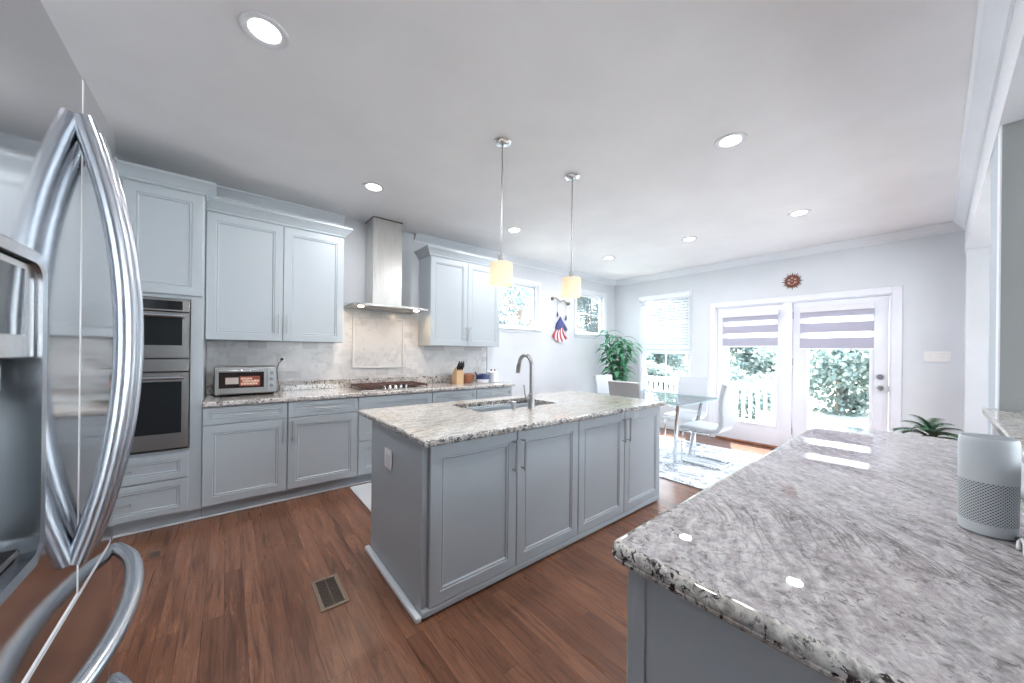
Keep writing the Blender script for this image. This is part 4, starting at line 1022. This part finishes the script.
# ------------------------------------------------------------------ floor things
def vent(name, x0, x1, y0, y1, label, fm, along_y=True):
    v = thing(name, label, 'floor vent', ((x0 + x1) / 2, (y0 + y1) / 2, 0)); w, l = x1 - x0, y1 - y0; t = .022
    f_ = MB(); f_.box(-w / 2, w / 2, -l / 2, -l / 2 + t, 0.0005, .006, .002); f_.box(-w / 2, w / 2, l / 2 - t, l / 2, 0.0005, .006, .002); f_.box(-w / 2, -w / 2 + t, -l / 2 + t, l / 2 - t, 0.0005, .006, .002); f_.box(w / 2 - t, w / 2, -l / 2 + t, l / 2 - t, 0.0005, .006, .002)
    f_.build('frame', fm, v)
    MB().box(-w / 2 + t, w / 2 - t, -l / 2 + t, l / 2 - t, .0004, .0016).build('duct', ventdark, v)
    s_ = MB(); n = 14
    for k in range(n): yy = -l / 2 + t + (l - 2 * t) * (k + .5) / n; s_.box(-w / 2 + t, w / 2 - t, yy - .0035, yy + .0035, .0018, .0045)
    s_.box(-.004, .004, -l / 2 + t, l / 2 - t, .0018, .0052); s_.build('slats', M(name + '_slat', (0.085, 0.06, 0.045), 0.5), v)
vent('floor_register', .387, .527, 2.005, 2.305, 'tan framed floor register in the hardwood left of the island', ventm)
vent('floor_vent', -.40, -.31, 3.18, 3.31, 'small brown wooden floor vent in front of the oven drawers', ventbrown)
mt = thing('floor_mat', 'white cotton mat on the floor in front of the cooktop cabinet', 'mat', (0, 0, 0))
MB().box(.945, 1.85, 2.95, 3.66, .0005, .012, .004, 2).build('pile', matm, mt)
rg = thing('area_rug', 'large white rug with dark abstract streaks under the dining table', 'rug', (3.70, 1.10, 0))
MB().box(0, 1.87, 0, 2.28, 0.0006, .012, .004, 2).build('pile', rugm, rg)
MB().box(-.004, 1.874, -.004, 2.284, .0003, .006, .002).build('binding', M('rug_binding', (0.10, 0.12, 0.16), 0.9), rg)

# dining table
tb = thing('dining_table', 'square clear glass dining table on chrome legs by the windows', 'table', (4.52, 2.42, 0.0125))
ox, oy = .535, .61
tp = MB(); tp.box(-ox, ox, -oy, oy, .758, .770, .003, 2); tp.build('tabletop', table_m, tb)
ed = MB()
for (a, b_, c, d_) in ((-ox - .001, ox + .001, -oy - .0015, -oy - .0002), (-ox - .001, ox + .001, oy + .0002, oy + .0015), (-ox - .0015, -ox - .0002, -oy, oy), (ox + .0002, ox + .0015, -oy, oy)): ed.box(a, b_, c, d_, .7585, .7695)
ed.build('glass_edge', M('glass_edge_green', (0.55, 0.78, 0.78), 0.15), tb)
for sx in (-1, 1):
    for sy in (-1, 1):
        l = MB(); l.tube([(sx * .345, sy * .46, .745), (sx * .20, sy * .36, .0)], [.024, .020], 16); l.cyl((sx * .345, sy * .46, .745), (sx * .345, sy * .46, .7575), .036, 18); l.build('leg', chrome, tb)
st = MB(); st.cyl((-.32, -.44, .70), (.32, .44, .70), .010, 10); st.cyl((-.32, .44, .70), (.32, -.44, .70), .010, 10); st.build('stretcher', chrome, tb)

# dining chairs: local front is +y
def chair(loc, rz, label, mat):
    c = thing('dining_chair', label, 'chair', loc, rz, 'dining chairs round the glass table')
    hw = .215
    prof_t = []   # centreline seat front -> back top, (y,z)
    cl = [(.235, .425), (.22, .445), (.15, .455), (.0, .445), (-.12, .44), (-.19, .455), (-.225, .51), (-.232, .60), (-.222, .70), (-.225, .82), (-.245, .93), (-.262, 1.0)]
    th = .026
    def off(i, s):
        p = Vector(cl[i]); t = (Vector(cl[min(i + 1, len(cl) - 1)]) - Vector(cl[max(i - 1, 0)])).normalized(); n = Vector((-t.y, t.x)); return p + n * s
    def pad(i0, i1, name):
        m = MB(); up = [off(i, -th) for i in range(i0, i1 + 1)]; dn = [off(i, th) for i in range(i0, i1 + 1)]
        rings = []
        for x, sh in ((-hw, .35), (-hw + .012, 1), (hw - .012, 1), (hw, .35)):
            u_ = [off(i, -th * sh) for i in range(i0, i1 + 1)]; d_ = [off(i, th * sh) for i in range(i1, i0 - 1, -1)]
            rings.append([m.bm.verts.new((x, p.x, p.y)) for p in u_ + d_])
        k = len(rings[0])
        for A, B in zip(rings, rings[1:]):
            for i in range(k): m.bm.faces.new((A[i], A[(i + 1) % k], B[(i + 1) % k], B[i]))
        m.bm.faces.new(list(reversed(rings[0]))); m.bm.faces.new(rings[-1])
        return m.build(name, mat, c, 60)
    pad(0, 6, 'seat'); pad(6, len(cl) - 1, 'backrest')
    for sx in (-1, 1):
        l = MB(); x = sx * .185
        l.tube([(x, -.10, .398), (x, .10, .398), (x, .185, .396), (x, .215, .375), (x, .222, .33), (x, .222, .10), (x, .220, .035), (x, .20, .013), (x, .15, .0125), (x, -.20, .0125), (x, -.225, .0125)], .0115, 10)
        l.build('leg', chrome, c)
    MB().cyl((-.185, -.215, .0125), (.185, -.215, .0125), .0112, 10).build('rear_bar', chrome, c)
    MB().cyl((-.185, .0, .398), (.185, .0, .398), .010, 10).build('seat_bar', chrome, c)
    return c
RZ = .0122
chair((4.62, 1.80, RZ), 0, 'white leather cantilever dining chair in side view nearest the patio doors', whiteleather)
chair((5.20, 2.33, RZ), PI / 2, 'white leather dining chair with its front to the camera, before the tall window', whiteleather)
chair((4.03, 2.44, RZ), -PI / 2, 'grey backed dining chair seen from behind over the end of the island', greyleather)
chair((4.62, 3.10, RZ), PI, 'white dining chair beside the leafy plant at the far side of table', whiteleather)

# plants
def leaf(mb, base, d, up, L_, w, droop, n=5):
    base, d, up = Vector(base), Vector(d).normalized(), Vector(up)
    side = d.cross(up)
    if side.length < 1e-3: side = Vector((1, 0, 0))
    side.normalize(); rows = []
    p = base.copy(); dirv = d.copy()
    for i in range(n + 1):
        t = i / n; ww = w * math.sin(PI * min(1, .08 + .92 * t) ** .8) * (1 if t < 1 else .05)
        nrm = side.cross(dirv).normalized()
        rows.append([mb.bm.verts.new(p - side * ww + nrm * ww * .25), mb.bm.verts.new(p), mb.bm.verts.new(p + side * ww + nrm * ww * .25)])
        p = p + dirv * (L_ / n); dirv = (dirv + Vector((0, 0, -droop / n))).normalized()
    for A, B in zip(rows, rows[1:]):
        for k in range(2): mb.bm.faces.new((A[k], A[k + 1], B[k + 1], B[k]))
pp = thing('potted_plant', 'tall leafy green potted plant in the room corner by the windows', 'plant', (5.50, 3.68, 0))
MB().lathe([(.12, 0), (.14, .01), (.17, .28), (.178, .30), (.160, .30), (.155, .27)], n=28).build('pot', potm, pp)
MB().lathe([(.155, .265), (0, .27)], n=20, caps=False).build('soil', soil, pp)
stx = MB(); fo = MB(); rr = random.Random(5)
for k in range(5):
    a = 2 * PI * k / 5 + .3; h = 1.32 + .3 * rr.random()
    pts = [(0.03 * math.cos(a), .03 * math.sin(a), .26)]
    for q in range(1, 6):
        t = q / 5; pts.append((math.cos(a) * (.03 + .20 * t * t), math.sin(a) * (.03 + .20 * t * t), .26 + (h - .1) * t))
    stx.tube(pts, [.013, .012, .011, .009, .007, .004], 8)
    for q in range(46):
        t = .28 + .72 * (q / 45); i = min(4, int(t * 5)); f_ = t * 5 - i
        P = Vector(pts[i]).lerp(Vector(pts[i + 1]), min(1, f_)); aa = q * 2.4 + rr.random() * .6
        dv = Vector((math.cos(aa), math.sin(aa), .35 + .5 * rr.random()))
        leaf(fo, P, dv, (0, 0, 1), .24 + .12 * rr.random(), .032 + .012 * rr.random(), 1.7 + rr.random() * .8)
stx.build('stem', stem_m, pp); fo.build('foliage', leaf_in, pp, 60)
pm = thing('palm_plant', 'small dark palm in a pot beyond the peninsula by the far wall', 'plant', (5.25, .02, 0))
MB().lathe([(.09, 0), (.11, .01), (.135, .25), (.14, .27), (.125, .27), (.12, .24)], n=24).build('pot', potm, pm)
MB().lathe([(.122, .24), (0, .245)], n=20, caps=False).build('soil', soil, pm)
fs = MB(); fl_ = MB(); rr = random.Random(9)
fs.tube([(0, 0, .24), (.008, .004, .40), (0, .006, .575)], [.016, .013, .010], 8)
for k in range(15):
    a = 2.4 * k; p = Vector((0, .006, .54 + .002 * k)); ln = .21 + .06 * rr.random(); el = .72 + .055 * k
    dv = Vector((math.cos(a) * math.cos(el), math.sin(a) * math.cos(el), math.sin(el))); pts = [p.copy()]
    for q in range(12):
        p = p + dv * (ln / 12); dv = (dv + Vector((math.cos(a) * .03, math.sin(a) * .03, -.13))).normalized(); pts.append(p.copy())
        if q > 1:
            sd_ = dv.cross(Vector((0, 0, 1))).normalized()
            for sg in (-1, 1): leaf(fl_, p, dv * .9 + sd_ * sg * .8 + Vector((0, 0, .1)), (0, 0, 1), .12 - .004 * q, .011, 1.0, 4)
    fs.tube(pts, .003, 6)
fs.build('stem', stem_m, pm); fl_.build('foliage', leaf_palm, pm, 60)

# ------------------------------------------------------------------ outside
struct('ground_outside', MB().box(-30, 70, -50, 60, -.62, -.60), groundm)
struct('patio', MB().box(-6, 12, -12, Y0 - WT - .02, -.60, -.40), M('bounce_slab_concrete', (0.52, 0.52, 0.51), 0.9))  # unseen pale slab added to bounce sunlight up to the ceiling
dk = MB()
for k in range(18): x = XW + WT + .03 + k * .145; dk.box(x, x + .138, -1.2, 4.6, -.10, -.07)
dk.box(XW + WT + .03, XW + WT + 2.6, -1.2, 4.6, -.58, -.105)
struct('deck', dk, deckm)
def railing(x, y0, y1):
    r = thing('deck_railing', 'white deck railing with balusters seen through the left patio door', 'railing', (x, y0, -.07)); L_ = y1 - y0
    MB().box(-.045, .045, 0, L_, .86, .90, .005).build('top_rail', railm, r); MB().box(-.025, .025, 0, L_, .79, .85).build('upper_rail', railm, r); MB().box(-.025, .025, 0, L_, .08, .13).build('bottom_rail', railm, r)
    n = int(L_ / .115)
    for k in range(1, n): y = L_ * k / n; MB().box(-.019, .019, y - .019, y + .019, .13, .79).build('baluster', railm, r)
    for y in (.05, L_ - .05): MB().box(-.055, .055, y - .055, y + .055, 0, .96, .008).build('post', railm, r)
railing(7.75, 1.66, 4.5)

def crown_mesh(seed, n, R, H, mat):
    rr = random.Random(seed); mb = MB(); clumps = []
    for _ in range(26):
        a = rr.random() * 2 * PI; rad = R * math.sqrt(rr.random()) * .85; z = (rr.random() - .5) * H * .85; k = math.sqrt(max(.05, 1 - (2 * z / H) ** 2)); clumps.append((rad * k * math.cos(a), rad * k * math.sin(a), z, R * (.22 + .2 * rr.random())))
    for _ in range(n):
        cx, cy, cz, cr_ = clumps[rr.randrange(len(clumps))]
        v = Vector((rr.gauss(0, 1), rr.gauss(0, 1), rr.gauss(0, 1))).normalized() * cr_ * (rr.random() ** .4); p = Vector((cx, cy, cz)) + v
        s_ = .065 + .065 * rr.random(); q = Vector((rr.gauss(0, 1), rr.gauss(0, 1), rr.gauss(0, 1))).normalized(); t = q.orthogonal().normalized(); u = q.cross(t)
        mb.bm.faces.new([mb.bm.verts.new(p + t * s_), mb.bm.verts.new(p + u * s_ * .6), mb.bm.verts.new(p - t * s_), mb.bm.verts.new(p - u * s_ * .6)])
    o = mb.build('crown', mat, None, 0); return o
def tree_proto(seed, R, H, hc, mat, n):
    t = thing('tree', '', 'tree', (0, 0, -.6))
    cr_ = crown_mesh(seed, n, R, H, mat); cr_.parent = t; cr_.location = (0, 0, hc)
    m = MB(); m.tube([(0, 0, 0), (.05, .03, hc * .5), (-.03, .06, hc), (.02, .02, hc + H * .35)], [.16, .13, .09, .03], 10)
    rr = random.Random(seed)
    for k in range(6):
        a = k * 1.05 + rr.random(); z = hc * (.55 + .09 * k); m.tube([(0, 0, z), (math.cos(a) * R * .35, math.sin(a) * R * .35, z + H * .16), (math.cos(a) * R * .7, math.sin(a) * R * .7, z + H * .25)], [.06, .04, .015], 7)
    m.build('trunk', barkm, t)
    return t
protos = [tree_proto(1, 1.9, 5.2, 3.6, leaf_out[0], 9000), tree_proto(2, 2.2, 6.4, 4.2, leaf_out[1], 10500), tree_proto(3, 1.9, 3.4, 1.6, leaf_out[2], 8000), tree_proto(4, 2.0, 5.6, 3.8, leaf_side, 5200), tree_proto(5, 2.2, 6.2, 4.0, leaf_side, 5600)]
rr = random.Random(21)
sites = []
for k in range(4): sites.append((25.0, -4.8 + k * 5.4, 1 if k % 2 else 0, 'far'))
for k in range(5): sites.append((31.0, -8.0 + k * 5.4, 1, 'far'))
for (x, y) in ((16.3, -2.7), (16.3, 2.1), (20.6, 5.9), (16.3, 8.6)): sites.append((x, y, 2, 'bush'))
for (x, y) in ((10.9, 3.35), (10.9, 5.8)): sites.append((x, y, 2, 'low'))
for k in range(3): sites.append((5.4 + k * 5.3, 12.5, 3 + k % 2, 'side'))
for k in range(5): sites.append((5.4 + k * 5.6, 19.5, 3 + (k + 1) % 2, 'side'))
LAB = {'far': ('green tree in the row beyond the deck seen through the patio doors and tall window', 'trees beyond the deck'),
       'bush': ('low pale shrub in front of the trees beyond the deck', 'shrubs beyond the deck'),
       'low': ('low rounded shrub just behind the white deck railing', 'low shrubs behind the railing'),
       'side': ('pale green tree outside the high square windows', 'trees outside the high windows')}
used = set()
for (x, y, p, kind) in sites:
    t = protos[p] if p not in used else copy_tree(protos[p]); used.add(p)
    t.location = (x, y, -.6); t.rotation_euler = (0, 0, rr.random() * 6.28); s_ = .85 + .15 * rr.random(); s_ = s_ * (.5 if kind == 'low' else 1.0); t.scale = (s_, s_, s_)
    tag(t, LAB[kind][0], 'shrub' if kind in ('bush', 'low') else 'tree', LAB[kind][1])
